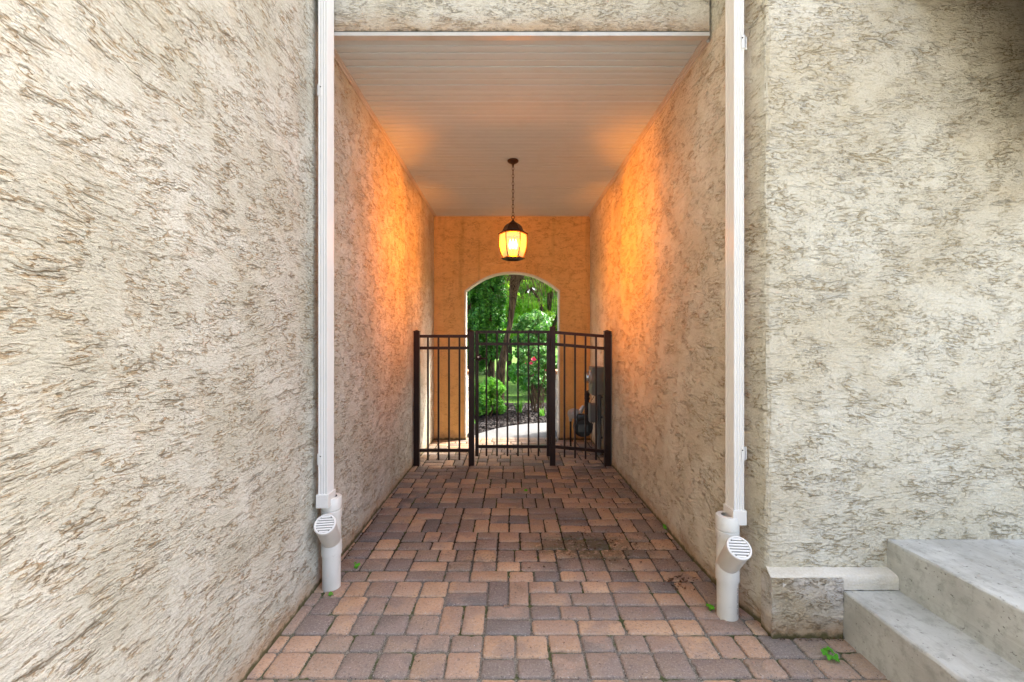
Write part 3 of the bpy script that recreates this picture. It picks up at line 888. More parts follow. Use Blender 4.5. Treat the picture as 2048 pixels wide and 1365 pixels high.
# printed line on the right pipe
cu = bpy.data.curves.new('pipe_print', 'FONT')
cu.body = "4' ' - 04  IDENTIFIER  SDR"; cu.body = "SDR 35  ASTM  4 IN"
cu.size = .0155; cu.align_x = 'LEFT'; cu.extrude = 0
tmp = bpy.data.objects.new('tmp_text', cu); C.objects.link(tmp)
bpy.context.view_layer.update()
me = bpy.data.meshes.new_from_object(tmp)
bpy.data.objects.remove(tmp)
mb = MB(); A0 = R(-52)
for poly in me.polygons:
    vs = []
    for vi in poly.vertices:
        v = me.vertices[vi].co                       # text x -> down the pipe, text y -> round the pipe
        a = A0 + (v.y - .005) / .0503
        vs.append((1.098 + .0503 * math.cos(a), 2.192 + .0503 * math.sin(a), .03 + v.x))
    mb.add(vs, [tuple(range(len(vs)))])
part(mb, 'printed_lettering', M['ink'], dp_r)
bpy.data.meshes.remove(me)

# ------------------------------------------------------------------ gate and fence panels
def post(px, ptop, root, w=.062, pbase=929, cap=True, y=YG):
    x = gx(px); zt = gz(ptop) - .022
    mb = MB(); mb.bbox(x - w / 2, x + w / 2, y - w / 2, y + w / 2, -.01, zt, .003)
    o = part(mb, 'post', M['bronze'], root)
    mb = MB()
    c = w / 2 + .004
    mb.bbox(x - c, x + c, y - c, y + c, zt + .0004, zt + .010, .002)
    mb.add([(x - c * .95, y - c * .95, zt + .0102), (x + c * .95, y - c * .95, zt + .0102), (x + c * .95, y + c * .95, zt + .0102), (x - c * .95, y + c * .95, zt + .0102), (x, y, zt + .024)], [(0, 1, 4), (1, 2, 4), (2, 3, 4), (3, 0, 4)])
    part(mb, 'post_cap', M['bronze'], o)
def rail(x0, z0, x1, z1, root, h=.034, d=.030, name='rail'):
    mb = MB(); y0, y1 = YG - d / 2, YG + d / 2
    vs = []
    for (x, z) in ((x0, z0), (x1, z1)):
        vs += [(x, y0, z - h / 2), (x, y1, z - h / 2), (x, y1, z + h / 2), (x, y0, z + h / 2)]
    mb.add(vs, [(0, 1, 2, 3), (7, 6, 5, 4), (0, 4, 5, 1), (1, 5, 6, 2), (2, 6, 7, 3), (3, 7, 4, 0)])
    part(mb, name, M['bronze'], root)
def picket(x, z0, z1, root, w=.0195):
    mb = MB(); mb.bbox(x - w / 2, x + w / 2, YG - w / 2, YG + w / 2, z0, z1, .0015); part(mb, 'picket', M['bronze'], root)
fl = thing('fence_panel', 'narrow level dark bronze fence panel with four pickets left of the gate', 'fence', (gx(888), YG, 0))
post(834, 660, fl); post(943, 660, fl)
for (pa, ) in ((672.5,), (696,), (900.5,)):
    rail(gx(839.5), gz(pa), gx(937.5), gz(pa), fl)
for px_ in (856, 877, 898, 919): picket(gx(px_), gz(920), gz(673), fl)
gt = thing('metal_gate', 'dark bronze metal gate with six pickets, centred in the passage', 'gate', (gx(1025), YG, 0))
for px_ in (954, 1096.5):
    mb = MB(); x = gx(px_); mb.bbox(x - .019, x + .019, YG - .017, YG + .017, gz(912), gz(661), .0025); part(mb, 'stile', M['bronze'], gt)
for pa in (664, 688, 893): rail(gx(957.4), gz(pa), gx(1093), gz(pa), gt)
for px_ in (973, 994, 1015, 1036, 1057, 1077): picket(gx(px_), gz(912), gz(665), gt)
# latch on the gate
mb = MB(); lx, lz = gx(958), gz(716)
mb.bbox(lx - .028, lx + .030, YG - .045, YG - .018, lz - .030, lz + .034, .008)
mb.tube([(lx + .01, YG - .035, lz), (lx + .04, YG - .055, lz - .004), (lx + .075, YG - .058, lz - .002), (lx + .095, YG - .05, lz + .008)], [.012, .010, .009, .007], 10)
la = part(mb, 'latch', M['bronze'], gt)
mb = MB(); mb.lathe([(.0005, -.013), (.009, -.012), (.011, 0)], (lx - .004, YG - .046, lz + .012), (0, 1, 0), 16); part(mb, 'lock_button', M['alu'], la)
mb = MB(); mb.tube([(gx(942), YG - .037, lz - .004), (gx(953), YG - .037, lz - .004)], .006, 8); part(mb, 'latch_bolt', M['black'], gt)
for zz_ in (gz(880), gz(690)):
    mb = MB(); hx = gx(1100.5)
    mb.bbox(hx - .010, hx + .010, YG - .040, YG - .018, zz_ - .045, zz_ + .045, .004)
    mb.tube([(hx, YG - .034, zz_ - .06), (hx, YG - .034, zz_ + .06)], .007, 10)
    part(mb, 'hinge', M['bronze'], gt)
fr = thing('fence_panel', 'dark bronze fence panel right of the gate, its rails sloping down to the right', 'fence', (gx(1160), YG, 0))
post(1105, 652, fr); post(1214.5, 660, fr, .070)
for (pa, pb) in ((665, 672.5), (688.5, 697), (893.5, 902.5)):
    rail(gx(1110.5), gz(pa), gx(1208), gz(pb), fr)
for px_, pb_, pt_ in ((1129, 914, 666), (1150, 916, 668), (1171, 918, 669), (1192, 920, 671)): picket(gx(px_), gz(pb_), gz(pt_), fr)
for (x, sgn) in ((gx(1222), 1),):
    mb = MB(); mb.box(1.1065, 1.1195, YG - .028, YG + .02, .02, 1.47); part(mb, 'wall_channel', M['grey_metal'], fr)
mb = MB(); mb.box(-1.1035, -1.1025 + .004, YG - .026, YG + .02, .02, 1.45); part(mb, 'wall_channel', M['grey_metal'], fl)

# ------------------------------------------------------------------ lantern
LX, LY = (1026 - 1024) * 4.23 / 860, 4.23
lan = thing('hanging_lantern', 'lit amber glass lantern hanging on a chain from the passage ceiling', 'lantern', (LX, LY, H_CEIL))
zc = H_CEIL - .0015
mb = MB(); mb.lathe([(.0005, 0), (.052, 0), (.056, -.005), (.054, -.014), (.046, -.022), (.030, -.030), (.014, -.038), (.010, -.052), (.006, -.070), (.0005, -.071)], (LX, LY, zc), n=32)
part(mb, 'canopy', M['black_iron'], lan)
z_top_link, z_bot = zc - .062, 2.630
nl = 13; Lk = (z_top_link - z_bot) / nl
chain = MB()
for k in range(nl):
    cz = z_top_link - (k + .5) * Lk
    a = 0 if k % 2 == 0 else PI / 2
    hl, hw3 = Lk * .5 + .0035, .0095
    pts = []
    for i in range(16):
        t = 2 * PI * i / 16
        px_ = hw3 * math.cos(t); pz_ = (hl - .0) * math.sin(t)
        pts.append((LX + px_ * math.cos(a + .25), LY + px_ * math.sin(a + .25), cz + pz_))
    pts.append(pts[0]); chain.tube(pts, .0026, 8, (False, False))
part(chain, 'chain', M['black_iron'], lan)
mb = MB(); pts = [(LX + .016 * math.cos(2 * PI * i / 20), LY, 2.617 + .016 * math.sin(2 * PI * i / 20)) for i in range(21)]
mb.tube(pts, .0032, 8, (False, False)); part(mb, 'hanging_ring', M['black_iron'], lan)
def hexring(r, z, ph=0.0):
    return [Vector((LX + r * math.cos(R(60 * i) + ph), LY + r * math.sin(R(60 * i) + ph), z)) for i in range(6)]
mb = MB()
rp = [(.003, 2.603), (.007, 2.597), (.009, 2.588), (.024, 2.572), (.045, 2.560), (.068, 2.545), (.086, 2.525), (.098, 2.500), (.104, 2.484), (.128, 2.468), (.146, 2.458), (.148, 2.453), (.140, 2.447), (.131, 2.444)]
mb.loft([hexring(r, z) for r, z in rp], (True, False), False)
mb.loft([hexring(.131, 2.444), hexring(.09, 2.452), hexring(.01, 2.46)], (False, True), False)
part(mb, 'roof', M['black_iron'], lan)
gp = [(.135, 2.446), (.1375, 2.42), (.137, 2.38), (.132, 2.33), (.122, 2.285), (.108, 2.245), (.098, 2.222)]
for i in range(6):
    mb = MB(); vs = []
    a0, a1 = R(60 * i), R(60 * (i + 1))
    for r, z in gp:
        for a in (a0, a1): vs.append((LX + (r - .003) * math.cos(a), LY + (r - .003) * math.sin(a), z))
    mb.add(vs, [(2 * k, 2 * k + 1, 2 * k + 3, 2 * k + 2) for k in range(len(gp) - 1)], False)
    part(mb, 'glass_pane', M['amber'], lan)
cage = MB()
for i in range(6):
    a = R(60 * i)
    cage.tube([(LX + (r - .0015) * math.cos(a), LY + (r - .0015) * math.sin(a), z) for r, z in gp], .0046, 6)
part(cage, 'cage', M['black_iron'], lan)
mb = MB(); mb.loft([hexring(.096, 2.226), hexring(.106, 2.222), hexring(.120, 2.210), hexring(.118, 2.206), hexring(.070, 2.196), hexring(.066, 2.200), hexring(.096, 2.214)], (False, False), False)
for i in range(3):
    a = R(60 * i + 30); mb.tube([(LX + .10 * math.cos(a), LY + .10 * math.sin(a), 2.212), (LX - .10 * math.cos(a), LY - .10 * math.sin(a), 2.212)], .004, 6)
mb.lathe([(.0005, 2.2125), (.092, 2.2125), (.092, 2.2095), (.0005, 2.2095)], (LX, LY, 0), n=24)  # solid disc added in the base to keep lamp light off the floor
part(mb, 'base_ring', M['black_iron'], lan)
# candle cluster
cl = MB()
cps = [(0, -.0), (.028, .012), (-.028, .012)]
for dx, dy in cps: cl.lathe([(.0005, 2.305), (.010, 2.305), (.010, 2.225), (.0005, 2.225)], (LX + dx, LY + dy, 0), n=14)
part(cl, 'candle_sleeve', simple('candle_sleeve', (.75, .55, .25), .5), lan)
mb = MB(); mb.tube([(LX, LY, 2.20), (LX, LY, 2.232)], .012, 12); part(mb, 'stem', M['black_iron'], lan)
for dx, dy in cps:
    mb = MB(); mb.lathe([(.0085, 2.306), (.014, 2.330), (.0155, 2.350), (.012, 2.375), (.005, 2.398), (.0005, 2.408)], (LX + dx, LY + dy, 0), n=16)
    part(mb, 'bulb', M['bulb'], lan)
ld = bpy.data.lights.new('lantern_light', 'POINT'); ld.energy = 54; ld.color = (1.0, .32, .002); ld.shadow_soft_size = .022
# lamp output shaped by hand: strong sideways and back, dim towards the entrance
ld.use_nodes = True
lt = ld.node_tree; le = lt.nodes['Emission']
tcn = lt.nodes.new('ShaderNodeTexCoord'); sx_n = lt.nodes.new('ShaderNodeSeparateXYZ'); lt.links.new(tcn.outputs['Normal'], sx_n.inputs[0])
ab = lt.nodes.new('ShaderNodeMath'); ab.operation = 'ABSOLUTE'; lt.links.new(sx_n.outputs[0], ab.inputs[0])
m1_ = lt.nodes.new('ShaderNodeMapRange'); m1_.interpolation_type = 'SMOOTHSTEP'
for k_, v_ in ((1, .40), (2, .92), (3, .14), (4, 1.0)): m1_.inputs[k_].default_value = v_
lt.links.new(ab.outputs[0], m1_.inputs[0])
m2_ = lt.nodes.new('ShaderNodeMapRange'); m2_.interpolation_type = 'SMOOTHSTEP'
for k_, v_ in ((1, .10), (2, .60), (3, .0), (4, 1.0)): m2_.inputs[k_].default_value = v_
lt.links.new(sx_n.outputs[1], m2_.inputs[0])
mx_ = lt.nodes.new('ShaderNodeMath'); mx_.operation = 'MAXIMUM'
lt.links.new(m1_.outputs[0], mx_.inputs[0]); lt.links.new(m2_.outputs[0], mx_.inputs[1]); lt.links.new(mx_.outputs[0], le.inputs['Strength'])
lo = bpy.data.objects.new('lantern_light', ld); C.objects.link(lo); lo.parent = lan; lo.location = (0, -.045, 2.355 - H_CEIL)

# ------------------------------------------------------------------ meters on the right wall
em = thing('electric_meter', 'grey electric meter box on the right wall behind the fence', 'meter', (1.1, 5.28, 0))
WX = 1.117
mb = MB(); mb.bbox(WX - .150, WX - .001, 5.17, 5.42, .745, 1.085, .008); bx = part(mb, 'meter_box', M['grey_metal'], em)
mb = MB(); mb.lathe([(.078, 0), (.078, .02), (.070, .024), (.070, .065), (.062, .078), (.0005, .082)], (WX - .150, 5.295, .955), (-1, 0, 0), 28); part(mb, 'meter_glass', M['glass'], em)
mb = MB(); mb.lathe([(.084, 0), (.084, .016), (.078, .02), (.076, 0.001)], (WX - .150, 5.295, .955), (-1, 0, 0), 28)
mb.lathe([(.050, .001), (.050, .045), (.0005, .046)], (WX - .150, 5.295, .955), (-1, 0, 0), 20); part(mb, 'meter_dial', M['alu'], em)
mb = MB(); mb.bbox(WX - .156, WX - .1505, 5.19, 5.40, .76, .85, .002); part(mb, 'cover_plate', M['grey_metal'], em)
mb = MB(); mb.tube([(WX - .045, 5.30, .742), (WX - .045, 5.30, .0)], .030, 16)
for z in (.70, .45, .20): mb.box(WX - .08, WX - .002, 5.288, 5.312, z, z + .02)
part(mb, 'conduit', M['grey_pipe'], em)
mb = MB(); mb.tube([(WX - .03, 5.37, .742), (WX - .03, 5.37, -.02)], .014, 12); part(mb, 'ground_conduit', M['grey_pipe'], em)
jb = thing('junction_box', 'small grey junction box on the right wall below the meter box', 'junction box', (1.1, 5.25, .5))
mb = MB(); mb.bbox(WX - .165, WX - .082, 5.19, 5.33, .415, .635, .006); part(mb, 'box_body', M['grey_metal'], jb)
mb = MB(); mb.bbox(WX - .172, WX - .1655, 5.185, 5.335, .41, .64, .002); part(mb, 'box_cover', M['grey_metal'], jb)
rr_ = random.Random(2)
mb = MB()
for k, (ya, za_, yb, zb) in enumerate(((5.22, .74, 5.45, .60), (5.24, .415, 5.40, .30), (5.30, .415, 5.50, .22), (5.26, .41, 5.24, .05), (5.36, .50, 5.55, .42))):
    pts = []
    for i in range(10):
        t = i / 9
        pts.append((WX - .12 - .03 * math.sin(t * PI) + rr_.uniform(-.004, .004), ya + (yb - ya) * t, za_ + (zb - za_) * t - .06 * math.sin(t * PI)))
    mb.tube(pts, .0035, 6)
part(mb, 'cable', M['black'], jb)
gm = thing('gas_meter', 'dark gas meter with a thick elbowed pipe near the arch', 'gas meter', (.92, 5.6, 0))
GX, GY = .90, 5.58
mb = MB()
mb.lathe([(.0005, -.075), (.105, -.075), (.118, -.062), (.122, -.03), (.128, -.022), (.128, -.012), (.122, -.004), (.122, .05), (.112, .07), (.0005, .072)], (GX + .02, GY, .285), (0, 1, 0), 36)
mb.bbox(GX - .07, GX + .11, GY - .06, GY + .06, .37, .455, .015)
part(mb, 'meter_case', M['gas_case'], gm)
mb = MB(); mb.bbox(GX - .055, GX + .075, GY - .095, GY - .076, .235, .335, .006); part(mb, 'index_window', simple('index', (.10, .12, .12), .25), gm)
mb = MB(); mb.tube([(GX + .075, GY, .455), (GX + .075, GY, .60), (GX + .075, GY, .69), (GX + .085, GY, .735), (GX + .12, GY, .755), (WX, GY, .76)], [.024, .024, .026, .028, .026, .024], 14)
for z in (.47, .53, .575, .64, .69): mb.lathe([(.024, 0), (.036, .003), (.036, .026), (.024, .03)], (GX + .075, GY, z), n=8, smooth=False)
mb.lathe([(.024, 0), (.037, .003), (.037, .02), (.024, .025)], (GX + .125, GY, .757), (1, 0, 0), 8, smooth=False)
part(mb, 'riser_pipe', M['dark_pipe'], gm)
mb = MB(); mb.tube([(GX - .055, GY, .455), (GX - .055, GY, .50), (GX - .09, GY, .50), (GX - .14, GY, .47), (GX - .14, GY, .36)], [.02, .024, .03, .028, .02], 12)
mb.lathe([(.0005, -.03), (.045, -.028), (.062, -.018), (.064, 0), (.062, .012), (.035, .022), (.03, .05), (.0005, .055)], (GX - .12, GY - .02, .46), (-.4, -1, .2), 24)
mb.tube([(GX - .02, GY - .02, .47), (GX + .01, GY - .02, .53), (GX + .03, GY - .02, .56)], [.03, .026, .02], 10)
part(mb, 'regulator', M['alu'], gm)
mb = MB(); mb.tube([(GX - .14, GY, .36), (GX - .14, GY + .01, .18), (GX - .13, GY + .05, .0), (GX - .13, GY + .05, -.05)], .013, 10); part(mb, 'inlet_pipe', M['dark_pipe'], gm)

# ------------------------------------------------------------------ stone pillars behind the arch
def stone_pillar(x0, x1, label):
    root = thing('stone_pillar', label, 'pillar', ((x0 + x1) / 2, 6.6, 0), 'stone pillars just beyond the arch')
    mb = MB(); mb.box(x0 + .012, x1 - .012, 6.392, 6.788, -.05, .90); part(mb, 'core', M['mortar'], root)
    mb = MB(); r = random.Random(int(abs(x0) * 100)); z = 0.0
    while z < .88:
        h = min(r.uniform(.06, .13), .895 - z)
        if h < .03: break
        for face in range(2):
            y = 6.385
            while y < 6.79:
                w = min(r.uniform(.09, .2), 6.795 - y)
                if w < .03: break
                pr_ = r.uniform(.0, .018)
                xi = x1 if face == 0 else x0; sg = 1 if face == 0 else -1
                a, b_ = sorted((xi - sg * .05, xi + sg * pr_))
                mb.bbox(a, b_, y + .004, y + w - .004, z + .004, z + h - .004, .010); y += w
        x = x0
        while x < x1:
            w = min(r.uniform(.08, .16), x1 - x + .005)
            if w < .03: break
            mb.bbox(x + .003, x + w - .003, 6.37 - r.uniform(0, .012), 6.384, z + .004, z + h - .004, .005); x += w
        z += h
    part(mb, 'stonework', M['stone'], root)
    mb = MB(); mb.bbox(x0 - .03, x1 + .03, 6.362, 6.82, .905, .955, .008); part(mb, 'coping', M['stone_cap'], root)
stone_pillar(-1.05, -.672, 'low rubble stone pillar beyond the arch, left of the path')
stone_pillar(.685, 1.05, 'low rubble stone pillar beyond the arch, right of the path, beside the gas meter')

# ------------------------------------------------------------------ vegetation
def leaves(n, fn, size, seed, flat=.0, asp=1.6, droop=0.0):
    """n leaf faces; fn(rng) -> (point, outward normal hint)"""
    r = np.random.default_rng(seed); mb = MB()
    V = []; F = []
    P, Nn = fn(r, n)
    n = len(P)
    d = r.normal(size=(n, 3)); d /= np.linalg.norm(d, axis=1)[:, None]
    d[:, 2] -= droop
    nrm = Nn + r.normal(size=(n, 3)) * .55
    nrm /= np.linalg.norm(nrm, axis=1)[:, None]
    u = np.cross(nrm, d); u /= np.linalg.norm(u, axis=1)[:, None] + 1e-9
    v = np.cross(nrm, u)
    s = size * r.uniform(.55, 1.25, n)[:, None]
    l, w = s * asp * .5, s * .5
    a = P - v * l; b = P + u * w * .9 - v * l * .1 + nrm * w * .25; c = P + v * l; e = P - u * w * .9 - v * l * .1 + nrm * w * .25
    V = np.stack([a, b, c, e], 1).reshape(-1, 3)
    mb.v = [tuple(x) for x in V.tolist()]
    mb.f = [(4 * i, 4 * i + 1, 4 * i + 2, 4 * i + 3) for i in range(n)]
    mb.sm = [False] * n
    return mb
def blob_fn(blobs, fill=.35):
    """blobs: list of centre, radii"""
    def fn(r, n):
        wts = np.array([b[1][0] * b[1][2] for b in blobs]); wts = wts / wts.sum()
        idx = r.choice(len(blobs), n, p=wts)
        d = r.normal(size=(n, 3)); d /= np.linalg.norm(d, axis=1)[:, None]
        rad = 1 - fill * r.random(n) ** 1.5
        cen = np.array([b[0] for b in blobs])[idx]; rr = np.array([b[1] for b in blobs])[idx]
        return cen + d * rr * rad[:, None], d
    return fn
def clumps(c, rad, n, cr, seed, low=-1.0):
    """clump centres spread through an ellipsoid"""
    r = random.Random(seed); out = []
    while len(out) < n:
        p = Vector((r.uniform(-1, 1), r.uniform(-1, 1), r.uniform(low, 1)))
        if p.length > 1 or p.length < .35: continue
        k = r.uniform(.6, 1.25) * cr
        out.append(((c[0] + p.x * rad[0], c[1] + p.y * rad[1], c[2] + p.z * rad[2]), (k, k, k * .7)))
    return out
def trunk_mesh(pts, rs, limbs=()):
    mb = MB(); mb.tube(pts, rs, 12)
    for a, b_, r0 in limbs:
        a = Vector(a); b_ = Vector(b_); mid = a.lerp(b_, .5) + Vector((0, 0, .12 * (b_ - a).length))
        mb.tube([a, mid, b_], [r0, r0 * .7, r0 * .3], 8)
    return mb

# arborvitae: tall columns of upright sprays
def arborvitae(x, y, r0, h, z0, n, seed, label):
    root = thing('arborvitae', label, 'evergreen tree', (x, y, -.05), 'dark arborvitae beyond the arch')
    part(trunk_mesh([(x, y, -.06), (x, y, z0 + .4), (x, y, h * .8)], [.09, .07, .03]), 'trunk', M['bark'], root)
    rng = random.Random(seed); bl = []
    for k in range(620):
        t = rng.random() ** .9; z = z0 + (h - z0) * t
        rr = r0 * (1 - t) ** .55 * (.55 + .45 * min(1, t * 5)) * rng.uniform(.70, 1.05)
        a = rng.uniform(0, 2 * PI)
        k_ = rng.uniform(.045, .085) * (r0 / .55) ** .5
        bl.append(((x + rr * math.cos(a), y + rr * math.sin(a), z), (k_ * .8, k_ * .8, k_ * 2.6)))
    mb = leaves(n, blob_fn(bl, .5), .040, seed, asp=2.2)
    part(mb, 'crown', M['leaf_arbor'], root)
arborvitae(-.98, 9.7, .66, 5.2, .85, 62000, 21, 'broad dark green arborvitae beyond the arch, at the left')
arborvitae(-.46, 9.6, .36, 5.0, 1.05, 36000, 22, 'slim dark green arborvitae between the broad arborvitae and the rugged brown trunk')

# old tree with a knotted trunk, dead hanging twigs and a leafy crown
ot = thing('old_tree', 'old brown tree with knotted leaning trunk and bare hanging twigs beyond the arch', 'tree', (-.25, 8.9, -.03))
part(trunk_mesh([(-.27, 8.9, -.05), (-.27, 8.9, .1), (-.25, 8.9, .5), (-.21, 8.9, .95), (-.12, 8.9, 1.4), (-.04, 8.9, 1.75), (.0, 8.9, 2.1), (.03, 8.9, 2.4), (.06, 8.9, 2.6), (.1, 8.85, 2.85), (.12, 8.9, 3.3), (.1, 8.9, 4.2)],
                [.13, .11, .10, .085, .06, .055, .07, .09, .115, .11, .09, .04],
                [((.08, 8.85, 2.6), (.6, 8.6, 3.0), .06), ((.05, 8.9, 2.7), (-.5, 8.7, 3.2), .05), ((.12, 8.9, 3.0), (1.2, 8.7, 3.4), .06), ((.1, 8.9, 3.3), (-.9, 9.2, 4.1), .05)]), 'trunk', M['bark'], ot)
tw = MB(); r_ = random.Random(17)
for k in range(95):
    s0 = Vector((r_.uniform(-.15, .85), r_.uniform(8.4, 8.9), r_.uniform(2.55, 3.1)))
    L = r_.uniform(.25, .85); dx = r_.uniform(-.12, .4)
    pts = [s0]
    for i in range(1, 6):
        t = i / 5
        pts.append(s0 + Vector((dx * t + r_.uniform(-.02, .02), r_.uniform(-.03, .03), .06 * math.sin(t * PI) - L * t * t)))
    tw.tube(pts, [.007, .006, .005, .004, .003, .002], 4)
for k in range(60):
    s0 = Vector((.02 + r_.uniform(-.1, .1), 8.76, r_.uniform(2.3, 2.75)))
    e = s0 + Vector((r_.uniform(-.35, .3), r_.uniform(-.15, .05), r_.uniform(-.1, .3)))
    tw.tube([s0, s0.lerp(e, .5) + Vector((0, 0, r_.uniform(-.04, .04))), e], [.006, .004, .002], 4)
part(tw, 'bare_twigs', M['twig'], ot)
part(leaves(9000, blob_fn(clumps((.3, 9.0, 4.1), (1.7, 1.2, 1.0), 40, .32, 31), .6), .06, 32), 'crown', M['leaf_mid'], ot)

def leafy_tree(x, y, h, cr, mat, n, seed, label, size=.09, zlow=-.75, group='trees at the back of the garden'):
    root = thing('leafy_tree', label, 'tree', (x, y, -.06), group)
    zc_ = h * .55
    part(trunk_mesh([(x, y, -.07), (x + .05, y, h * .25), (x - .03, y, h * .5), (x, y, h * .85)], [.08, .07, .05, .02],
                    [((x, y, h * .3), (x + cr * .6, y - .2, h * .6), .06), ((x, y, h * .35), (x - cr * .6, y + .1, h * .65), .06), ((x, y, h * .45), (x + .2, y - cr * .5, h * .75), .05)]), 'trunk', M['bark'], root)
    bl = clumps((x, y, zc_), (cr, cr * .8, h * .45), 70, cr * .2, seed, zlow)
    part(leaves(n, blob_fn(bl, .7), size, seed + 1), 'crown', mat, root)
leafy_tree(1.15, 13.2, 5.2, 1.35, M['leaf_light'], 22000, 41, 'bright yellow-green tree seen through the upper right of the arch', .085)
leafy_tree(-.1, 15.8, 6.2, 1.7, M['leaf_light'], 20000, 42, 'light green tree behind the old brown trunk', .10)
leafy_tree(2.9, 15.5, 6.5, 2.0, M['leaf_mid'], 14000, 43, 'mid green tree at the far right of the garden', .11)
leafy_tree(-2.6, 16.0, 6.5, 2.1, M['leaf_far'], 14000, 44, 'dark green tree at the far left, behind the arborvitae', .11)
leafy_tree(.9, 20.5, 8, 2.7, M['leaf_mid'], 20000, 45, 'tall green tree behind the bright yellow-green tree', .15)
leafy_tree(-1.9, 22.0, 8, 2.8, M['leaf_far'], 20000, 46, 'tall shaded tree at the far end of the lawn', .15)

def hedge(name, c, rad, n, size, mat, seed, label, cat, ncl=60, cr=.2, stems=0):
    root = thing(name, label, cat, (c[0], c[1], -.02))
    part(leaves(n, blob_fn(clumps(c, rad, ncl, cr, seed, -.9), .6), size, seed), 'foliage', mat, root)
    st_ = MB(); r = random.Random(seed)
    for k in range(stems or 10):
        a = r.uniform(0, 2 * PI); q = r.uniform(.3, .85)
        b_ = Vector((c[0] + rad[0] * q * math.cos(a), c[1] + rad[1] * q * math.sin(a), c[2] + rad[2] * r.uniform(-.1, .6)))
        s0 = Vector((c[0] + r.uniform(-.3, .3) * rad[0], c[1] + r.uniform(-.3, .3) * rad[1], -.04))
        st_.tube([s0, s0.lerp(b_, .5) + Vector((r.uniform(-.04, .04), 0, 0)), b_], [.009, .007, .003], 5)
    part(st_, 'stems', M['twig'], root)
    return root
hedge('boxwood', (-.46, 7.95, .34), (.34, .34, .36), 9000, .040, M['leaf_box'], 51, 'rounded bright green shrub on the mulch at the left of the path', 'shrub', 50, .11)
hedge('background_shrub', (.9, 11.2, .8), (1.1, .5, .85), 9000, .07, M['leaf_mid'], 52, 'wide green shrub behind the rose bush', 'shrub', 60, .22)
hedge('lilac_shrub', (.55, 9.6, 1.55), (.5, .4, .55), 6000, .055, M['leaf_rose'], 53, 'grey-green shrub above and behind the rose bush', 'shrub', 40, .15, 14)
hedge('far_shrub', (-1.5, 18.6, .9), (1.6, .6, 1.1), 8000, .10, M['leaf_far'], 54, 'dark green shrub at the far end of the lawn', 'shrub', 50, .3)
hedge('low_shrub', (-.95, 7.6, .2), (.22, .3, .22), 2500, .035, M['leaf_box'], 55, 'small green shrub behind the left stone pillar', 'shrub', 20, .08)

# rose bush with flowers
rose = hedge('rose_bush', (.50, 8.35, .92), (.42, .36, .46), 5200, .045, M['leaf_rose'], 61, 'open rose bush with bare lower stems and one pink bloom', 'rose bush', 46, .09, 26)
def flower(x, y, z, s, seed):
    r = random.Random(seed); mb = MB()
    for k in range(14):
        a = k * 2.4; q = s * (.35 + .65 * k / 14)
        d = Vector((math.cos(a), math.sin(a) * .6 - .5, math.sin(a) * .8 + .15)).normalized()
        u = d.cross(Vector((0, -1, .3))).normalized()
        c = Vector((x, y, z)) + d * q * .5
        mb.add([c - d * q * .4, c + u * q * .45, c + d * q * .5 + Vector((0, -.01, 0)), c - u * q * .45], [(0, 1, 2, 3)])
    part(mb, 'bloom', M['petal'], rose)
flower(.40, 7.98, 1.06, .065, 1); flower(.35, 7.97, .985, .045, 2); flower(.72, 8.0, 1.22, .022, 3); flower(.25, 8.05, .98, .018, 4); flower(.62, 7.98, .86, .018, 5)

# strappy perennials
def strappy(x, y, n, h, seed, label, mat='leaf_box'):
    mb = MB(); r = random.Random(seed)
    for k in range(n):
        a = r.uniform(0, 2 * PI); L = h * r.uniform(.6, 1.1); sp = L * r.uniform(.25, .6); w = .008
        u = Vector((-math.sin(a), math.cos(a), 0)) * w; vs = []
        x0_, y0_ = x + r.uniform(-.05, .05), y + r.uniform(-.05, .05)
        for i in range(5):
            t = i / 4; c = Vector((x0_ + math.cos(a) * sp * t ** 1.5, y0_ + math.sin(a) * sp * t ** 1.5, .02 + L * (t - .25 * t * t)))
            ww = u * (1 - t * .9); vs += [c - ww, c + ww]
        mb.add(vs, [(2 * i, 2 * i + 1, 2 * i + 3, 2 * i + 2) for i in range(4)])
    o = mb.build('strappy_plant', M[mat]); tag(o, label, 'plant', 'strap-leaved plants on the mulch'); return o
strappy(.14, 8.25, 60, .42, 71, 'clump of long strap leaves between the round shrub and the rose bush')
strappy(.55, 7.95, 26, .20, 72, 'small clump of strap leaves in front of the rose bush')
strappy(-.62, 7.2, 14, .10, 73, 'tiny clump of strap leaves at the edge of the mulch, left of the path')

# weeds in the paving joints
def weed(x, y, z, n, s, seed, label, h=.03):
    mb = MB(); r = random.Random(seed)
    for k in range(n):
        a = 2 * PI * k / n + r.uniform(-.3, .3); q = r.uniform(.3, 1) * s
        c = Vector((x + math.cos(a) * q, y + math.sin(a) * q, z + h * r.uniform(.5, 1)))
        tilt = Vector((math.cos(a) * .7 + r.uniform(-.3, .3), math.sin(a) * .5 - .45 + r.uniform(-.3, .3), 1)).normalized()
        u = tilt.orthogonal().normalized(); v = tilt.cross(u); rad = s * r.uniform(.38, .55)
        pts = [c + (u * math.cos(t) + v * math.sin(t)) * rad * (1 - .34 * math.cos(3 * t)) + tilt * (.15 * rad * math.cos(2 * t)) for t in [2 * PI * i / 12 for i in range(12)]]
        mb.add([c - tilt * .002] + pts, [(0, 1 + i, 1 + (i + 1) % 12) for i in range(12)], True)
        mb.tube([(x + r.uniform(-.003, .003), y, z - .008), tuple(c - tilt * .002)], .0011, 5)
    o = mb.build('weed', M['weed']); tag(o, label, 'weed', 'small weeds in the paving joints'); return o
weed(1.40, 1.895, .002, 8, .026, 81, 'bright green clover-like weed in the paving in front of the steps', .032)
weed(-.955, 2.64, .002, 9, .017, 82, 'low green weed behind the left drain pipe', .035)
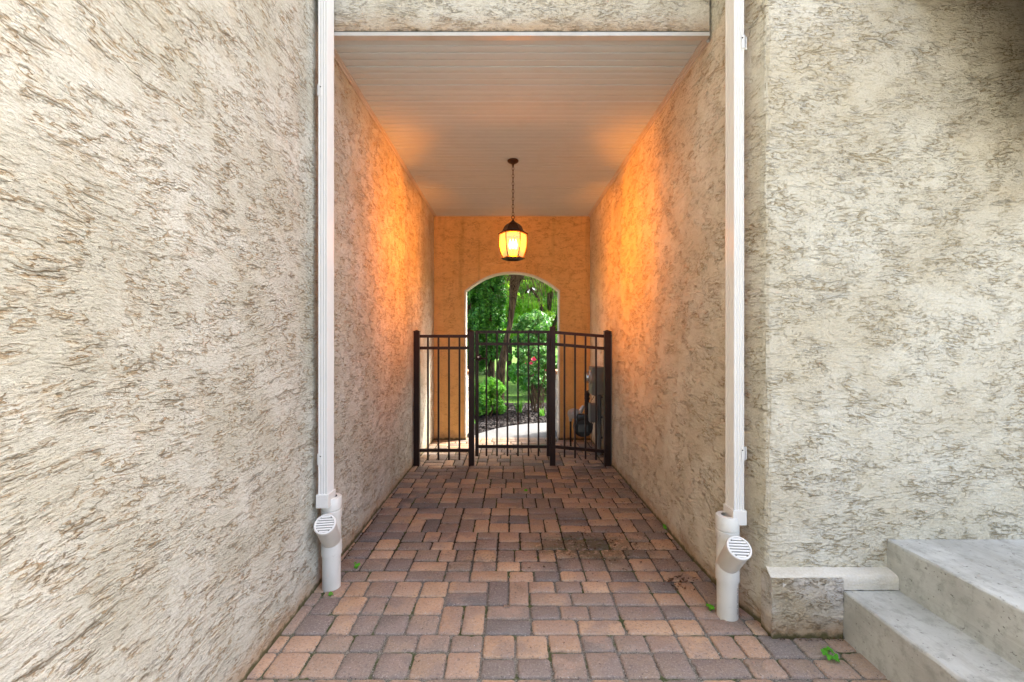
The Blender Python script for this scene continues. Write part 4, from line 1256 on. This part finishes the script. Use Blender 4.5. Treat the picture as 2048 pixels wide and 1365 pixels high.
weed(1.03, 2.235, .002, 6, .016, 83, 'tiny green weed left of the right drain pipe', .03)
weed(-1.00, 2.365, .0, 6, .012, 84, 'tiny green sprout at the foot of the left drain pipe', .014)
weed(1.14, 3.20, .0, 10, .018, 85, 'small green tuft against the base of the right passage wall', .03)
weed(.13, 4.02, .0, 7, .018, 86, 'small dark weed in the middle of the passage paving', .008)
# staple-like metal clip on the paving
mb = MB(); sx_, sy_ = -.028, 2.262
for dx in (-.012, .012): mb.box(sx_ + dx - .002, sx_ + dx + .002, sy_ - .004, sy_ + .004, .001, .006)
mb.box(sx_ - .014, sx_ + .014, sy_ + .0042, sy_ + .008, .001, .006); mb.box(sx_ - .014, sx_ + .014, sy_ - .008, sy_ - .0042, .001, .006)
top(mb, 'metal_clip', M['steel'], 'tiny bright metal clip lying in a paving joint', 'clip')
# dry leaf litter, mostly along the right wall
def litter():
    mb = MB(); r = random.Random(91)
    def one(x, y, s):
        a = r.uniform(0, PI * 2); u = Vector((math.cos(a), math.sin(a), 0)) * s; v = Vector((-math.sin(a), math.cos(a), 0)) * s * r.uniform(.3, .6)
        z = .0055; cu_ = r.uniform(.1, .5) * s
        mb.add([(x - u.x, y - u.y, z + cu_), (x + v.x, y + v.y, z), (x + u.x, y + u.y, z + cu_ * .8), (x - v.x, y - v.y, z + .001)], [(0, 1, 2, 3)])
    for k in range(190):
        y = r.uniform(2.35, 4.6); xw = 1.16
        x = xw - .03 - abs(r.gauss(0, .22)); one(x, y, r.uniform(.004, .011))
    for k in range(260): one(.55 + r.gauss(0, .20), 2.95 + r.gauss(0, .16), r.uniform(.005, .013))
    for k in range(90): one(-.15 + r.gauss(0, .35), 2.85 + r.gauss(0, .14), r.uniform(.003, .008))
    for k in range(60): one(XL + .02 + abs(r.gauss(0, .03)), r.uniform(2.5, 4.8), r.uniform(.004, .012))
    for k in range(26): one(.98 + r.gauss(0, .05), 2.50 + r.gauss(0, .04), r.uniform(.008, .018))
    for k in range(70): one(r.uniform(-1.05, 1.1), r.uniform(1.3, 4.8), r.uniform(.002, .006))
    for k in range(40): one(r.uniform(1.25, 1.56), 2.012 + r.uniform(-.012, .008), r.uniform(.003, .008))
    return mb
top(litter(), 'leaf_litter', M['dead_leaf'], 'scattered dry brown leaf litter on the passage paving', 'leaf litter', kind='stuff')
